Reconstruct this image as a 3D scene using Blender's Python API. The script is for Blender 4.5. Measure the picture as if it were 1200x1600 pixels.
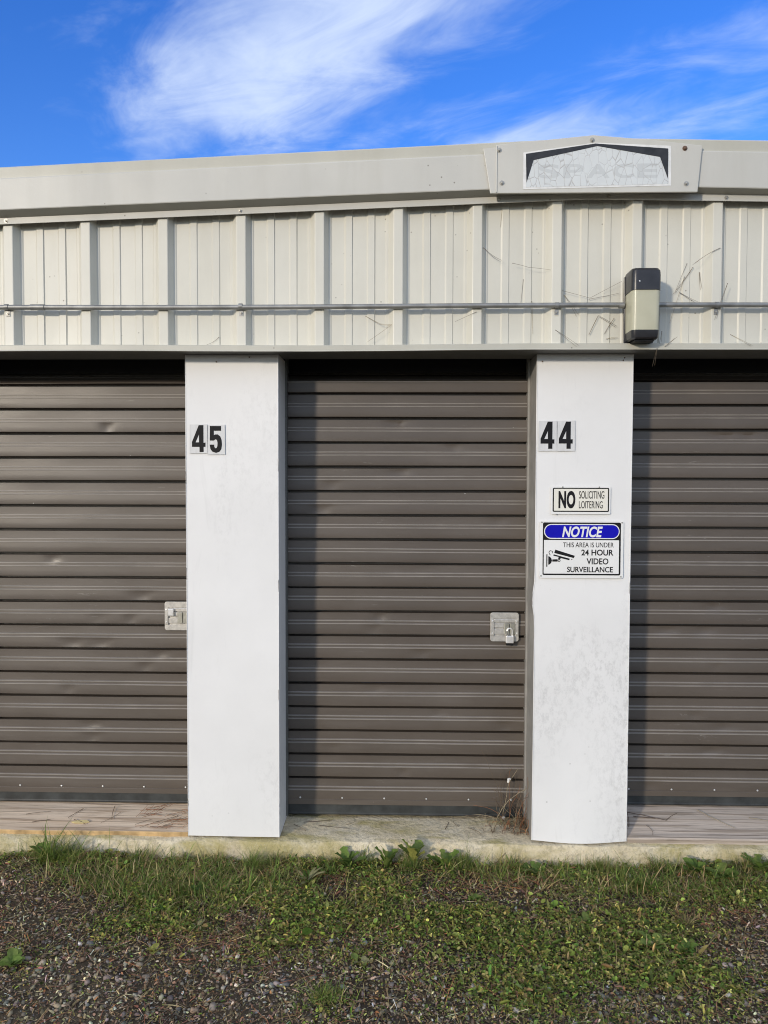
import bpy, bmesh, math, random
import numpy as np
from mathutils import Vector, Matrix
from mathutils.geometry import tessellate_polygon

for o in list(bpy.data.objects):
    bpy.data.objects.remove(o, do_unlink=True)
SC = bpy.context.scene
COL = SC.collection
rad = math.radians

# ------------------------------------------------------------------ camera
cam = bpy.data.objects.new('camera', bpy.data.cameras.new('camera'))
COL.objects.link(cam)
cam.data.sensor_fit = 'VERTICAL'
cam.data.sensor_height = 36.0
cam.data.lens = 1200.0 / 1600.0 * 36.0
cam.data.clip_start = 0.02
cam.data.clip_end = 2000
_yaw, _pit, _rol = -0.02486, -0.03716, 0.00267
_fw = Vector((math.sin(_yaw) * math.cos(_pit), math.cos(_yaw) * math.cos(_pit), math.sin(_pit)))
_r = Vector((math.cos(_yaw), -math.sin(_yaw), 0)); _u = _r.cross(_fw)
_r2 = _r * math.cos(_rol) + _u * math.sin(_rol); _u2 = -_r * math.sin(_rol) + _u * math.cos(_rol)
cam.matrix_world = Matrix(((_r2.x, _u2.x, -_fw.x, 0), (_r2.y, _u2.y, -_fw.y, -3.0),
                           (_r2.z, _u2.z, -_fw.z, 1.445), (0, 0, 0, 1)))
SC.camera = cam

# ------------------------------------------------------------------ light and exposure
SUN_EL, SUN_AZ = rad(12.6), rad(34.8)          # azimuth to the left of straight behind the camera
SUN_DIR = Vector((-math.sin(SUN_AZ) * math.cos(SUN_EL), -math.cos(SUN_AZ) * math.cos(SUN_EL), math.sin(SUN_EL)))
sun = bpy.data.objects.new('sun', bpy.data.lights.new('sun', 'SUN'))
COL.objects.link(sun)
sun.data.energy = 2.0
sun.data.angle = rad(4.2)
sun.data.color = (1.0, 0.885, 0.73)
sun.rotation_euler = SUN_DIR.to_track_quat('Z', 'Y').to_euler()
sun.location = SUN_DIR * 30

W = bpy.data.worlds.new('World'); SC.world = W; W.use_nodes = True
W.cycles.sampling_method = 'MANUAL'; W.cycles.sample_map_resolution = 512
wt = W.node_tree; wt.nodes.clear()
def wn(t, **k):
    n = wt.nodes.new(t)
    for a, b in k.items(): setattr(n, a, b)
    return n
def wl(a, b): wt.links.new(a, b)
def wmath(op, a, b=None, c=None, clamp=False):
    n = wn('ShaderNodeMath', operation=op); n.use_clamp = clamp
    for i, v in enumerate((a, b, c)):
        if v is None: continue
        if isinstance(v, (int, float)): n.inputs[i].default_value = v
        else: wl(v, n.inputs[i])
    return n.outputs[0]
sky = wn('ShaderNodeTexSky', sky_type='NISHITA'); sky.sun_disc = False
sky.sun_elevation = SUN_EL; sky.sun_rotation = rad(180) + SUN_AZ
sky.air_density = 1.0; sky.dust_density = 0.3; sky.ozone_density = 3.0
hs = wn('ShaderNodeHueSaturation'); hs.inputs['Saturation'].default_value = 1.29; hs.inputs['Hue'].default_value = 0.524; hs.inputs['Value'].default_value = 1.62
wl(sky.outputs[0], hs.inputs['Color'])
tc = wn('ShaderNodeTexCoord')
sep = wn('ShaderNodeSeparateXYZ'); wl(tc.outputs['Generated'], sep.inputs[0])
zz = wmath('MAXIMUM', sep.outputs[2], 0.06)
px = wmath('DIVIDE', sep.outputs[0], zz); py = wmath('DIVIDE', sep.outputs[1], zz)
comb = wn('ShaderNodeCombineXYZ'); wl(px, comb.inputs[0]); wl(py, comb.inputs[1])
def wnoise(vec, sc, det, rough, stretch=(1, 1, 1), rot=0.0, dist=0.0, loc=(0, 0, 0)):
    m0 = wn('ShaderNodeMapping'); m0.inputs['Rotation'].default_value = (0, 0, rot); wl(vec, m0.inputs[0])
    m = wn('ShaderNodeMapping'); m.inputs['Scale'].default_value = stretch; m.inputs['Location'].default_value = loc
    wl(m0.outputs[0], m.inputs[0])
    n = wn('ShaderNodeTexNoise'); n.inputs['Scale'].default_value = sc; n.inputs['Detail'].default_value = det
    n.inputs['Roughness'].default_value = rough; n.inputs['Distortion'].default_value = dist
    wl(m.outputs[0], n.inputs['Vector']); return n.outputs['Fac']
def blob(cx, cy, ang, a, b):
    # soft elliptical cloud bank in the cloud layer's own plane
    c, s = math.cos(ang), math.sin(ang)
    dx = wmath('SUBTRACT', px, cx); dy = wmath('SUBTRACT', py, cy)
    u = wmath('ADD', wmath('MULTIPLY', dx, c / a), wmath('MULTIPLY', dy, s / a))
    v = wmath('ADD', wmath('MULTIPLY', dx, -s / b), wmath('MULTIPLY', dy, c / b))
    r2 = wmath('ADD', wmath('MULTIPLY', u, u), wmath('MULTIPLY', v, v))
    return wmath('EXPONENT', wmath('MULTIPLY', r2, -1.0))
n1 = wnoise(comb.outputs[0], 1.6, 7, 0.56, (1, 0.62, 1), rad(-47), 0.5, (3.1, 1.7, 0))
n2 = wnoise(comb.outputs[0], 4.5, 5, 0.62, (1, 0.55, 1), rad(-55), 0.8, (0.4, 5.2, 0))
bank = wmath('ADD', blob(-0.30, 1.93, math.atan2(-.68, .70), 0.68, 0.28),
             wmath('MULTIPLY', blob(0.38, 2.28, rad(-8), 0.50, 0.22), 0.86))
bank = wmath('ADD', bank, wmath('MULTIPLY', blob(0.06, 1.47, rad(-32), 0.7, 0.22), 0.55))
bank = wmath('ADD', bank, wmath('MULTIPLY', blob(0.80, 1.74, rad(-25), 0.36, 0.15), 0.70))
# denser cloud added outside the view for a brighter, whiter sky fill
n3 = wnoise(comb.outputs[0], 0.42, 1, 0.5, (1, 0.7, 1), rad(-38), 0.3, (7.3, 2.2, 0))
rest = wmath('MAXIMUM', wmath('SUBTRACT', 1.0, wmath('MULTIPLY', blob(-0.1, 2.05, 0.0, 1.7, 0.95), 1.9)), 0.0)
n3r = wn('ShaderNodeMapRange', interpolation_type='SMOOTHSTEP'); n3r.inputs['From Min'].default_value = 0.18; n3r.inputs['From Max'].default_value = 0.42
wl(n3, n3r.inputs['Value'])
bank = wmath('ADD', bank, wmath('MULTIPLY', wmath('MULTIPLY', n3r.outputs[0], rest), 1.5))
dens = wmath('ADD', wmath('MULTIPLY', n1, 1.15), wmath('MULTIPLY', n2, 0.85))
dens = wmath('ADD', dens, wmath('MULTIPLY', bank, 0.60))
mr = wn('ShaderNodeMapRange', interpolation_type='SMOOTHSTEP')
mr.inputs['From Min'].default_value = 1.13; mr.inputs['From Max'].default_value = 1.90
wl(dens, mr.inputs['Value'])
cl = wmath('MULTIPLY', mr.outputs[0], 0.84)
mix = wn('ShaderNodeMix', data_type='RGBA'); wl(cl, mix.inputs['Factor'])
wl(hs.outputs[0], mix.inputs['A']); mix.inputs['B'].default_value = (4.5, 5.2, 6.4, 1)
bg = wn('ShaderNodeBackground'); bg.inputs['Strength'].default_value = 0.15
wl(mix.outputs['Result'], bg.inputs['Color'])
wo = wn('ShaderNodeOutputWorld'); wl(bg.outputs[0], wo.inputs['Surface'])

SC.view_settings.view_transform = 'Standard'
SC.view_settings.look = 'None'
SC.view_settings.exposure = 0.2
SC.view_settings.gamma = 1.0
SC.view_settings.use_curve_mapping = False
SC.render.engine = 'CYCLES'
SC.cycles.use_denoising = True
SC.cycles.use_light_tree = False
SC.cycles.filter_width = 1.05
SC.cycles.max_bounces = 4
SC.cycles.diffuse_bounces = 3
SC.cycles.glossy_bounces = 2
SC.cycles.transmission_bounces = 2

# ------------------------------------------------------------------ helpers
random.seed(7)
RNG = np.random.default_rng(11)

def tag(o, label=None, cat=None, group=None, kind=None):
    for k, v in (('label', label), ('category', cat), ('group', group), ('kind', kind)):
        if v: o[k] = v
    return o
def empty(name, loc=(0, 0, 0)):
    o = bpy.data.objects.new(name, None); o.location = loc; o.empty_display_size = 0.05
    COL.objects.link(o); return o
def link(name, me, parent=None, loc=None):
    o = bpy.data.objects.new(name, me); COL.objects.link(o)
    if parent is not None:
        o.parent = parent
        o.location = -world_loc(parent)          # meshes are modelled in world metres
    if loc is not None: o.location = loc
    return o
def world_loc(o):
    v = Vector((0, 0, 0))
    while o is not None:
        v = v + o.location; o = o.parent
    return v

class MB:
    """collects faces for one mesh object, modelled in world metres"""
    def __init__(s): s.v = []; s.f = []; s.m = []; s.mats = []
    def mi(s, mat):
        if mat not in s.mats: s.mats.append(mat)
        return s.mats.index(mat)
    def add(s, vs, fs, mat):
        b = len(s.v); s.v += [tuple(q) for q in vs]; k = s.mi(mat)
        for f in fs: s.f.append([b + i for i in f]); s.m.append(k)
    def box(s, x0, x1, y0, y1, z0, z1, mat):
        s.add([(x0, y0, z0), (x1, y0, z0), (x1, y1, z0), (x0, y1, z0), (x0, y0, z1), (x1, y0, z1), (x1, y1, z1), (x0, y1, z1)],
              [(0, 3, 2, 1), (4, 5, 6, 7), (0, 1, 5, 4), (1, 2, 6, 5), (2, 3, 7, 6), (3, 0, 4, 7)], mat)
    def tube(s, pts, r, mat, n=8, taper=None, cap=True):
        pts = [Vector(q) for q in pts]; rings = []
        for i, q in enumerate(pts):
            d = (pts[min(i + 1, len(pts) - 1)] - pts[max(i - 1, 0)]).normalized()
            a = d.cross(Vector((0, 0, 1)))
            if a.length < 1e-4: a = d.cross(Vector((1, 0, 0)))
            a.normalize(); b = d.cross(a)
            rr = r if taper is None else r * (1 + (taper - 1) * i / (len(pts) - 1))
            rings.append([q + (a * math.cos(2 * math.pi * k / n) + b * math.sin(2 * math.pi * k / n)) * rr for k in range(n)])
        vs = [q for R_ in rings for q in R_]; fs = []
        for i in range(len(rings) - 1):
            for k in range(n):
                k2 = (k + 1) % n
                fs.append((i * n + k, i * n + k2, (i + 1) * n + k2, (i + 1) * n + k))
        if cap:
            fs.append(tuple(range(n))[::-1]); fs.append(tuple((len(rings) - 1) * n + k for k in range(n)))
        s.add(vs, fs, mat)
    def poly(s, loops, y0, y1, mat):
        """flat outline(s) in x,z (first outer, rest holes) given thickness from y0 (front) to y1"""
        tri = tessellate_polygon([[Vector((a, b, 0)) for a, b in L] for L in loops])
        flat = [q for L in loops for q in L]
        n = len(flat)
        vs = [(a, y0, b) for a, b in flat] + [(a, y1, b) for a, b in flat]
        fs = [tuple(t) for t in tri] + [tuple(i + n for i in t) for t in tri]
        o = 0
        for L in loops:
            for i in range(len(L)):
                j = (i + 1) % len(L); fs.append((o + i, o + j, o + j + n, o + i + n))
            o += len(L)
        s.add(vs, fs, mat)
    def dome(s, c, r, h, axis, mat, n=10, rings=3):
        c = Vector(c); ax = Vector(axis).normalized()
        a = ax.orthogonal().normalized(); b = ax.cross(a); vs = []; fs = []
        for i in range(rings):
            t = i / rings * math.pi / 2
            for k in range(n):
                p = 2 * math.pi * k / n
                vs.append(c + (a * math.cos(p) + b * math.sin(p)) * r * math.cos(t) + ax * h * math.sin(t))
        vs.append(c + ax * h)
        for i in range(rings - 1):
            for k in range(n):
                fs.append((i * n + k, i * n + (k + 1) % n, (i + 1) * n + (k + 1) % n, (i + 1) * n + k))
        for k in range(n): fs.append(((rings - 1) * n + k, (rings - 1) * n + (k + 1) % n, len(vs) - 1))
        s.add(vs, fs, mat)
    def mesh(s, name, smooth=False, fix=True):
        me = bpy.data.meshes.new(name); me.from_pydata(s.v, [], s.f)
        for m in s.mats: me.materials.append(m)
        me.polygons.foreach_set('material_index', s.m)
        if fix:
            bm = bmesh.new(); bm.from_mesh(me); bmesh.ops.recalc_face_normals(bm, faces=bm.faces[:]); bm.to_mesh(me); bm.free()
        if smooth:
            me.polygons.foreach_set('use_smooth', [True] * len(me.polygons))
            try: me.set_sharp_from_angle(angle=rad(32))
            except Exception: pass
        me.update(); return me
    def build(s, name, parent=None, smooth=False, bevel=0.0, fix=True):
        o = link(name, s.mesh(name, smooth, fix), parent)
        if bevel:
            b = o.modifiers.new('bevel', 'BEVEL'); b.width = bevel; b.segments = 2; b.limit_method = 'ANGLE'; b.angle_limit = rad(40)
        return o

def np_mesh(name, V, T, mats, col=None, matidx=None, smooth=False):
    """fast triangle mesh from arrays; col = per-vertex colour of each piece"""
    me = bpy.data.meshes.new(name)
    V = np.asarray(V, np.float32).reshape(-1, 3); T = np.asarray(T, np.int32).reshape(-1, 3)
    me.vertices.add(len(V)); me.vertices.foreach_set('co', V.ravel())
    me.loops.add(T.size); me.loops.foreach_set('vertex_index', T.ravel())
    me.polygons.add(len(T)); me.polygons.foreach_set('loop_start', np.arange(0, T.size, 3, dtype=np.int32))
    if smooth: me.polygons.foreach_set('use_smooth', np.ones(len(T), bool))
    for m in mats: me.materials.append(m)
    if matidx is not None: me.polygons.foreach_set('material_index', np.asarray(matidx, np.int32))
    if col is not None:
        a = me.attributes.new('tint', 'FLOAT_COLOR', 'POINT')
        c4 = np.ones((len(V), 4), np.float32); c4[:, :3] = col; a.data.foreach_set('color', c4.ravel())
    me.update(calc_edges=True); return me

_hash = np.random.default_rng(5).random((256, 256))
def vnoise(x, y, s=1.0, o=0):
    x = np.asarray(x, float) * s + 57.3 + o * 17.7; y = np.asarray(y, float) * s + 91.1 + o * 31.3
    xi = np.floor(x).astype(int); yi = np.floor(y).astype(int); fx = x - xi; fy = y - yi
    fx = fx * fx * (3 - 2 * fx); fy = fy * fy * (3 - 2 * fy)
    h = lambda a, b: _hash[a % 256, b % 256]
    return (h(xi, yi) * (1 - fx) + h(xi + 1, yi) * fx) * (1 - fy) + (h(xi, yi + 1) * (1 - fx) + h(xi + 1, yi + 1) * fx) * fy
def fbm(x, y, s=1.0, o=0, n=4):
    t = 0; a = 0.5; tot = 0
    for i in range(n): t = t + a * vnoise(x, y, s * 2 ** i, o + i); tot += a; a *= 0.5
    return t / tot

# ------------------------------------------------------------------ materials
class Mat:
    def __init__(s, name):
        s.m = bpy.data.materials.new(name); s.m.use_nodes = True; s.t = s.m.node_tree
        s.b = s.t.nodes['Principled BSDF']; s.coord = None
    def n(s, t, **k):
        q = s.t.nodes.new(t)
        for a, b in k.items(): setattr(q, a, b)
        return q
    def l(s, a, b): s.t.links.new(a, b)
    def pos(s, scale=(1, 1, 1), rot=(0, 0, 0)):
        if s.coord is None: s.coord = s.n('ShaderNodeNewGeometry').outputs['Position']
        m = s.n('ShaderNodeMapping'); m.inputs['Scale'].default_value = scale; m.inputs['Rotation'].default_value = rot
        s.l(s.coord, m.inputs[0]); return m.outputs[0]
    def noise(s, sc, det=4, rough=0.55, stretch=(1, 1, 1), dist=0.0, rot=(0, 0, 0)):
        q = s.n('ShaderNodeTexNoise'); q.inputs['Scale'].default_value = sc; q.inputs['Detail'].default_value = det
        q.inputs['Roughness'].default_value = rough; q.inputs['Distortion'].default_value = dist
        s.l(s.pos(stretch, rot), q.inputs['Vector']); return q.outputs['Fac']
    def voro(s, sc, feature='F1', stretch=(1, 1, 1), rnd=1.0):
        q = s.n('ShaderNodeTexVoronoi', feature=feature); q.inputs['Scale'].default_value = sc
        q.inputs['Randomness'].default_value = rnd
        s.l(s.pos(stretch), q.inputs['Vector']); return q.outputs['Distance']
    def ramp(s, f, stops):
        q = s.n('ShaderNodeValToRGB'); e = q.color_ramp.elements
        while len(e) < len(stops): e.new(0.5)
        for i, (p, c) in enumerate(stops):
            e[i].position = p; e[i].color = (*c, 1) if len(c) == 3 else c
        s.l(f, q.inputs[0]); return q.outputs[0]
    def rng(s, f, a, b, c=0.0, d=1.0):
        q = s.n('ShaderNodeMapRange'); q.inputs[1].default_value = a; q.inputs[2].default_value = b
        q.inputs[3].default_value = c; q.inputs[4].default_value = d; s.l(f, q.inputs[0]); return q.outputs[0]
    def mul(s, a, b):
        q = s.n('ShaderNodeMath', operation='MULTIPLY')
        for i, v in enumerate((a, b)):
            if isinstance(v, (int, float)): q.inputs[i].default_value = v
            else: s.l(v, q.inputs[i])
        return q.outputs[0]
    def mixc(s, f, a, b):
        q = s.n('ShaderNodeMix', data_type='RGBA')
        if isinstance(f, (int, float)): q.inputs['Factor'].default_value = f
        else: s.l(f, q.inputs['Factor'])
        for nm, v in (('A', a), ('B', b)):
            if isinstance(v, tuple): q.inputs[nm].default_value = (*v, 1)
            else: s.l(v, q.inputs[nm])
        return q.outputs['Result']
    def bump(s, f, dist, strength=1.0, prev=None):
        q = s.n('ShaderNodeBump'); q.inputs['Strength'].default_value = strength; q.inputs['Distance'].default_value = dist
        s.l(f, q.inputs['Height'])
        if prev is not None: s.l(prev, q.inputs['Normal'])
        s.l(q.outputs[0], s.b.inputs['Normal']); return q.outputs[0]
    def set(s, col=None, rough=None, metal=None, spec=None, **k):
        for nm, v in (('Base Color', col), ('Roughness', rough), ('Metallic', metal), ('Specular IOR Level', spec)):
            if v is None: continue
            if isinstance(v, tuple): s.b.inputs[nm].default_value = (*v, 1)
            elif isinstance(v, (int, float)): s.b.inputs[nm].default_value = v
            else: s.l(v, s.b.inputs[nm])
        return s.m
def plain(name, col, rough=0.5, metal=0.0, spec=0.5, var=0.12, sc=30):
    M = Mat(name); n = M.noise(sc, 4)
    lo = tuple(c * (1 - var) for c in col); hi = tuple(min(1, c * (1 + var)) for c in col)
    return M.set(M.ramp(n, [(0.3, lo), (0.7, hi)]), rough, metal, spec)

# stone-coloured fascia paint: faint streaks, chalky patches, specks of dirt, oil-canning
def mk_fascia(name, base):
    M = Mat(name)
    n = M.noise(2.2, 5, 0.6); st = M.noise(9, 4, 0.6, (1, 1, 0.12))
    c = M.ramp(n, [(0.32, tuple(k * 0.93 for k in base)), (0.68, tuple(min(1, k * 1.05) for k in base))])
    c = M.mixc(M.mul(M.rng(st, 0.5, 0.8), 0.35), c, tuple(k * q for k, q in zip(base, (0.80, 0.79, 0.74))))
    v = M.voro(26); pick = M.noise(3.4, 2)
    sp = M.mul(M.rng(v, 0.10, 0.045), M.rng(pick, 0.52, 0.62))
    c = M.mixc(M.mul(sp, 0.75), c, (0.12, 0.10, 0.07))
    b = M.bump(M.noise(3.2, 2, 0.5, (1, 1, 0.5)), 0.02, 0.35)
    M.bump(M.noise(160, 2), 0.0004, 0.5, b)
    return M.set(c, M.rng(n, 0.3, 0.7, 0.36, 0.5), 0.0, 0.5)
FASCIA = mk_fascia('fascia_paint', (0.66, 0.645, 0.565))
RAKE = mk_fascia('rake_paint', (0.56, 0.55, 0.50))
UNDER = mk_fascia('rake_underside_shade_grime', (0.33, 0.32, 0.28))  # darker base puts the underside's shade into the paint, with mottled grime
HEM = mk_fascia('hem_paint', (0.50, 0.485, 0.41))
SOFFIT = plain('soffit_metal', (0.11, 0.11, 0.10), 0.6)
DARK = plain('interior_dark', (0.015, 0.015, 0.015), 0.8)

def mk_white(stain=1.0):
    M = Mat('pillar_white'); n = M.noise(2.4, 5, 0.62); st = M.noise(10, 5, 0.65, (1, 1, 0.16), 0.6)
    c = M.ramp(n, [(0.3, (0.76, 0.755, 0.74)), (0.7, (0.82, 0.815, 0.80))])
    c = M.mixc(M.mul(M.rng(st, 0.58, 0.82), 0.5), c, (0.56, 0.56, 0.545))
    v = M.voro(19); pick = M.noise(2.6, 3)
    c = M.mixc(M.mul(M.mul(M.rng(v, 0.09, 0.03), M.rng(pick, 0.52, 0.64)), 0.6), c, (0.25, 0.235, 0.21))
    gr = M.noise(55, 5, 0.75, (1, 1, 0.6)); pk2 = M.noise(1.7, 4, 0.6, (1, 1, 0.6), 0.6)
    c = M.mixc(M.mul(M.mul(M.rng(gr, 0.47, 0.66), M.rng(pk2, 0.50 - .08 * (stain - 1), 0.66)), 0.38 * stain), c, (0.42, 0.415, 0.40))
    b = M.bump(M.noise(2.0, 2), 0.02, 0.25); M.bump(gr, 0.0006, 0.4, b)
    return M.set(c, 0.48, 0, 0.4)
WHITE = mk_white(0.7); WHITES = mk_white(1.6)
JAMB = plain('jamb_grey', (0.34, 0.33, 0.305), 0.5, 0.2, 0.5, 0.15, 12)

def mk_door():
    M = Mat('door_bronze'); n = M.noise(1.6, 5, 0.6); n2 = M.noise(7, 4, 0.6, (0.35, 1, 2.5))
    c = M.ramp(n, [(0.3, (0.090, 0.073, 0.059)), (0.7, (0.118, 0.098, 0.081))])
    c = M.mixc(M.mul(M.rng(n2, 0.5, 0.75), 0.35), c, (0.150, 0.130, 0.111))
    sc_ = M.noise(30, 5, 0.75, (0.18, 1, 1.6), 1.2); pk = M.noise(2.8, 3)
    c = M.mixc(M.mul(M.mul(M.rng(sc_, 0.63, 0.70), M.rng(pk, 0.54, 0.66)), 0.55), c, (0.42, 0.40, 0.37))
    v = M.voro(13); pk2 = M.noise(5, 2)
    c = M.mixc(M.mul(M.mul(M.rng(v, 0.035, 0.018), M.rng(pk2, 0.56, 0.62)), 0.8), c, (0.66, 0.65, 0.62))
    b = M.bump(M.noise(5, 2, 0.5, (0.5, 1, 1)), 0.006, 0.3)
    M.bump(M.noise(240, 2, 0.6), 0.0005, 0.5, b)
    return M.set(c, M.rng(n2, 0.3, 0.7, 0.34, 0.46), 0.0, 0.5)
DOOR = mk_door()
BEAD = plain('door_pale_bead', (0.235, 0.212, 0.188), 0.45, 0, 0.5, 0.15, 9)  # paler colour for the raised bead ridges of the slats
RUBBER = plain('door_seal', (0.035, 0.038, 0.037), 0.55, 0, 0.4, 0.5, 14)
STEEL = plain('latch_steel', (0.60, 0.575, 0.53), 0.36, 0.5, 0.5, 0.2, 60)
STEELD = plain('latch_tab', (0.36, 0.35, 0.30), 0.48, 0.6, 0.5, 0.2, 60)
CHROME = plain('padlock_chrome', (0.80, 0.79, 0.77), 0.3, 0.45)
GALV = plain('conduit_galvanised', (0.30, 0.30, 0.29), 0.5, 0.6, 0.5, 0.25, 18)
ZINC = plain('screw_zinc', (0.45, 0.43, 0.38), 0.4, 0.7)
RUST = plain('screw_rust', (0.16, 0.10, 0.07), 0.7, 0.2)
LAMPB = plain('lamp_bronze', (0.022, 0.022, 0.025), 0.32, 0, 0.5, 0.3, 20)
def mk_lens():
    M = Mat('lamp_lens'); n = M.noise(9, 4)
    c = M.ramp(n, [(0.3, (0.46, 0.445, 0.32)), (0.7, (0.53, 0.515, 0.385))])
    M.bump(M.noise(90, 2, 0.5, (1, 1, 0.03)), 0.0006, 0.4)
    return M.set(c, 0.3, 0, 0.5)
LENS = mk_lens()
def mk_concrete():
    M = Mat('slab_concrete'); n = M.noise(5, 6, 0.65); f = M.noise(60, 5, 0.7); sp = M.voro(95)
    c = M.ramp(n, [(0.25, (0.56, 0.46, 0.30)), (0.5, (0.72, 0.62, 0.43)), (0.75, (0.80, 0.72, 0.55))])
    c = M.mixc(M.mul(M.rng(f, 0.48, 0.68), 0.6), c, (0.29, 0.25, 0.18))
    moss = M.noise(3.0, 5, 0.6, (1, 3, 1), 0.5)
    c = M.mixc(M.mul(M.rng(moss, 0.47, 0.60), 0.75), c, (0.38, 0.32, 0.11))
    c = M.mixc(M.mul(M.rng(sp, 0.18, 0.1), 0.35), c, (0.72, 0.68, 0.58))
    b = M.bump(f, 0.008, 0.9); M.bump(M.noise(22, 5, 0.7), 0.016, 0.7, b)
    return M.set(c, 0.9, 0, 0.25)
CONC = mk_concrete()
def mk_wood(name, a, b_, c_, seed):
    M = Mat(name)
    w = M.noise(26, 3, 0.5, (0.05, 1.5, 1.0), 1.4); w2 = M.noise(9, 3, 0.55, (0.10, 1.6, 1.0), 0.8)
    g = M.noise(70, 5, 0.7, (0.05, 1.6, 1.6)); n = M.noise(4, 5, 0.65, (0.45, 2, 2))
    c = M.ramp(n, [(0.3, a), (0.7, b_)])
    c = M.mixc(M.mul(M.rng(w2, 0.48, 0.62), 0.5), c, tuple(k * .8 for k in b_))
    c = M.mixc(M.mul(M.rng(w, 0.52, 0.60), 0.7), c, c_)
    c = M.mixc(M.mul(M.rng(g, 0.55, 0.64), 0.6), c, tuple(k * 0.55 for k in c_))
    b2 = M.bump(w, 0.006, 0.6); M.bump(g, 0.003, 0.7, b2)
    return M.set(c, 0.85, 0, 0.2)
WOODL = mk_wood('board_pale', (0.62, 0.475, 0.335), (0.72, 0.59, 0.45), (0.36, 0.255, 0.17), 1.3)
CUT = plain('board_cut_edge', (0.52, 0.35, 0.17), 0.85, 0, 0.2, 0.35, 20)
WOODR = mk_wood('board_grey', (0.48, 0.40, 0.33), (0.58, 0.50, 0.42), (0.27, 0.215, 0.165), 4.1)
SIGNW = plain('sign_white', (0.80, 0.80, 0.78), 0.35, 0, 0.5, 0.03, 6)
SIGNC = plain('sign_cream', (0.79, 0.77, 0.68), 0.35, 0, 0.5, 0.03, 6)
SIGNK = plain('sign_black', (0.010, 0.010, 0.011), 0.6, 0, 0.2, 0.2, 30)
SIGNB = plain('sign_blue', (0.004, 0.003, 0.40), 0.5, 0, 0.2, 0.06, 10)
def mk_tile():
    M = Mat('sticker_film'); n = M.noise(24, 4, 0.6, (2.5, 1, 0.6))
    c = M.ramp(n, [(0.3, (0.60, 0.60, 0.59)), (0.7, (0.70, 0.70, 0.69))]); return M.set(c, 0.35, 0, 0.5)
TILE = mk_tile()
def mk_decal(name, a, crack):
    M = Mat(name); d = M.voro(26, 'DISTANCE_TO_EDGE', (1.6, 1, 0.8)); n = M.noise(12, 5, 0.6)
    c = M.ramp(n, [(0.3, tuple(k * 0.93 for k in a)), (0.7, a)])
    pk = M.noise(9, 2)
    c = M.mixc(M.mul(M.rng(d, 0.035, 0.012), M.rng(pk, 0.36, 0.5, 0.15, 1.0)), c, crack)
    M.bump(M.rng(d, 0.0, 0.05), 0.001, 0.6)
    return M.set(c, 0.5, 0, 0.4)
DECAL = mk_decal('decal_face', (0.66, 0.69, 0.69), (0.46, 0.46, 0.45))
DECALW = plain('decal_border', (0.74, 0.74, 0.72), 0.5)
GHOST = mk_decal('decal_ghost_lettering', (0.575, 0.60, 0.60), (0.45, 0.45, 0.44))
DECALK = plain('decal_black', (0.02, 0.02, 0.021), 0.4, 0, 0.5, 0.5, 40)
NEEDLE = plain('needle_brown', (0.14, 0.105, 0.07), 0.7, 0, 0.3, 0.3, 40)
NEEDLEP = plain('needle_pale', (0.33, 0.27, 0.17), 0.7, 0, 0.3, 0.3, 40)
TWIG = plain('twig_dark', (0.09, 0.06, 0.04), 0.8, 0, 0.3, 0.3, 60)
RED = plain('needle_red', (0.26, 0.11, 0.05), 0.7, 0, 0.3, 0.3, 40)
FLUFF = plain('seed_fluff', (0.78, 0.77, 0.74), 0.9)

def mk_tint(name, rough, transl=0.0, spec=0.3, bump=0.0):
    M = Mat(name); a = M.n('ShaderNodeAttribute', attribute_name='tint')
    n = M.noise(130, 3, 0.6)
    mx = M.n('ShaderNodeMix', data_type='RGBA', blend_type='MULTIPLY'); mx.inputs['Factor'].default_value = 1.0
    M.l(a.outputs['Color'], mx.inputs['A']); M.l(M.ramp(n, [(0.3, (0.78, 0.78, 0.78)), (0.7, (1.15, 1.15, 1.15))]), mx.inputs['B'])
    M.set(mx.outputs['Result'], rough, 0, spec)
    if bump: M.bump(M.noise(260, 3), bump, 0.6)
    if transl:
        t = M.n('ShaderNodeBsdfTranslucent'); M.l(mx.outputs['Result'], t.inputs[0])
        ms = M.n('ShaderNodeMixShader'); ms.inputs[0].default_value = transl
        M.l(M.b.outputs[0], ms.inputs[1]); M.l(t.outputs[0], ms.inputs[2])
        M.l(ms.outputs[0], M.t.nodes['Material Output'].inputs['Surface'])
    return M.m
STONE = mk_tint('gravel_stone', 0.9, 0, 0.08, 0.0008)
LITTER = mk_tint('dry_litter', 0.75)
LEAF = mk_tint('green_leaf', 0.6, 0.3, 0.2)
def mk_ground():
    M = Mat('soil'); n = M.noise(3, 6, 0.65); f = M.noise(45, 5, 0.7); g = M.voro(85); g2 = M.noise(14, 4)
    c = M.ramp(n, [(0.3, (0.065, 0.048, 0.031)), (0.7, (0.105, 0.082, 0.055))])
    c = M.mixc(M.mul(M.rng(f, 0.42, 0.7), 0.6), c, (0.040, 0.028, 0.018))
    c = M.mixc(M.mul(M.rng(g, 0.32, 0.15), M.rng(g2, 0.45, 0.6)), c, (0.20, 0.19, 0.175))
    b = M.bump(f, 0.012, 0.8); M.bump(M.rng(g, 0.4, 0.0), 0.005, 0.6, b)
    return M.set(c, 0.95, 0, 0.2)
SOIL = mk_ground()

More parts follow.
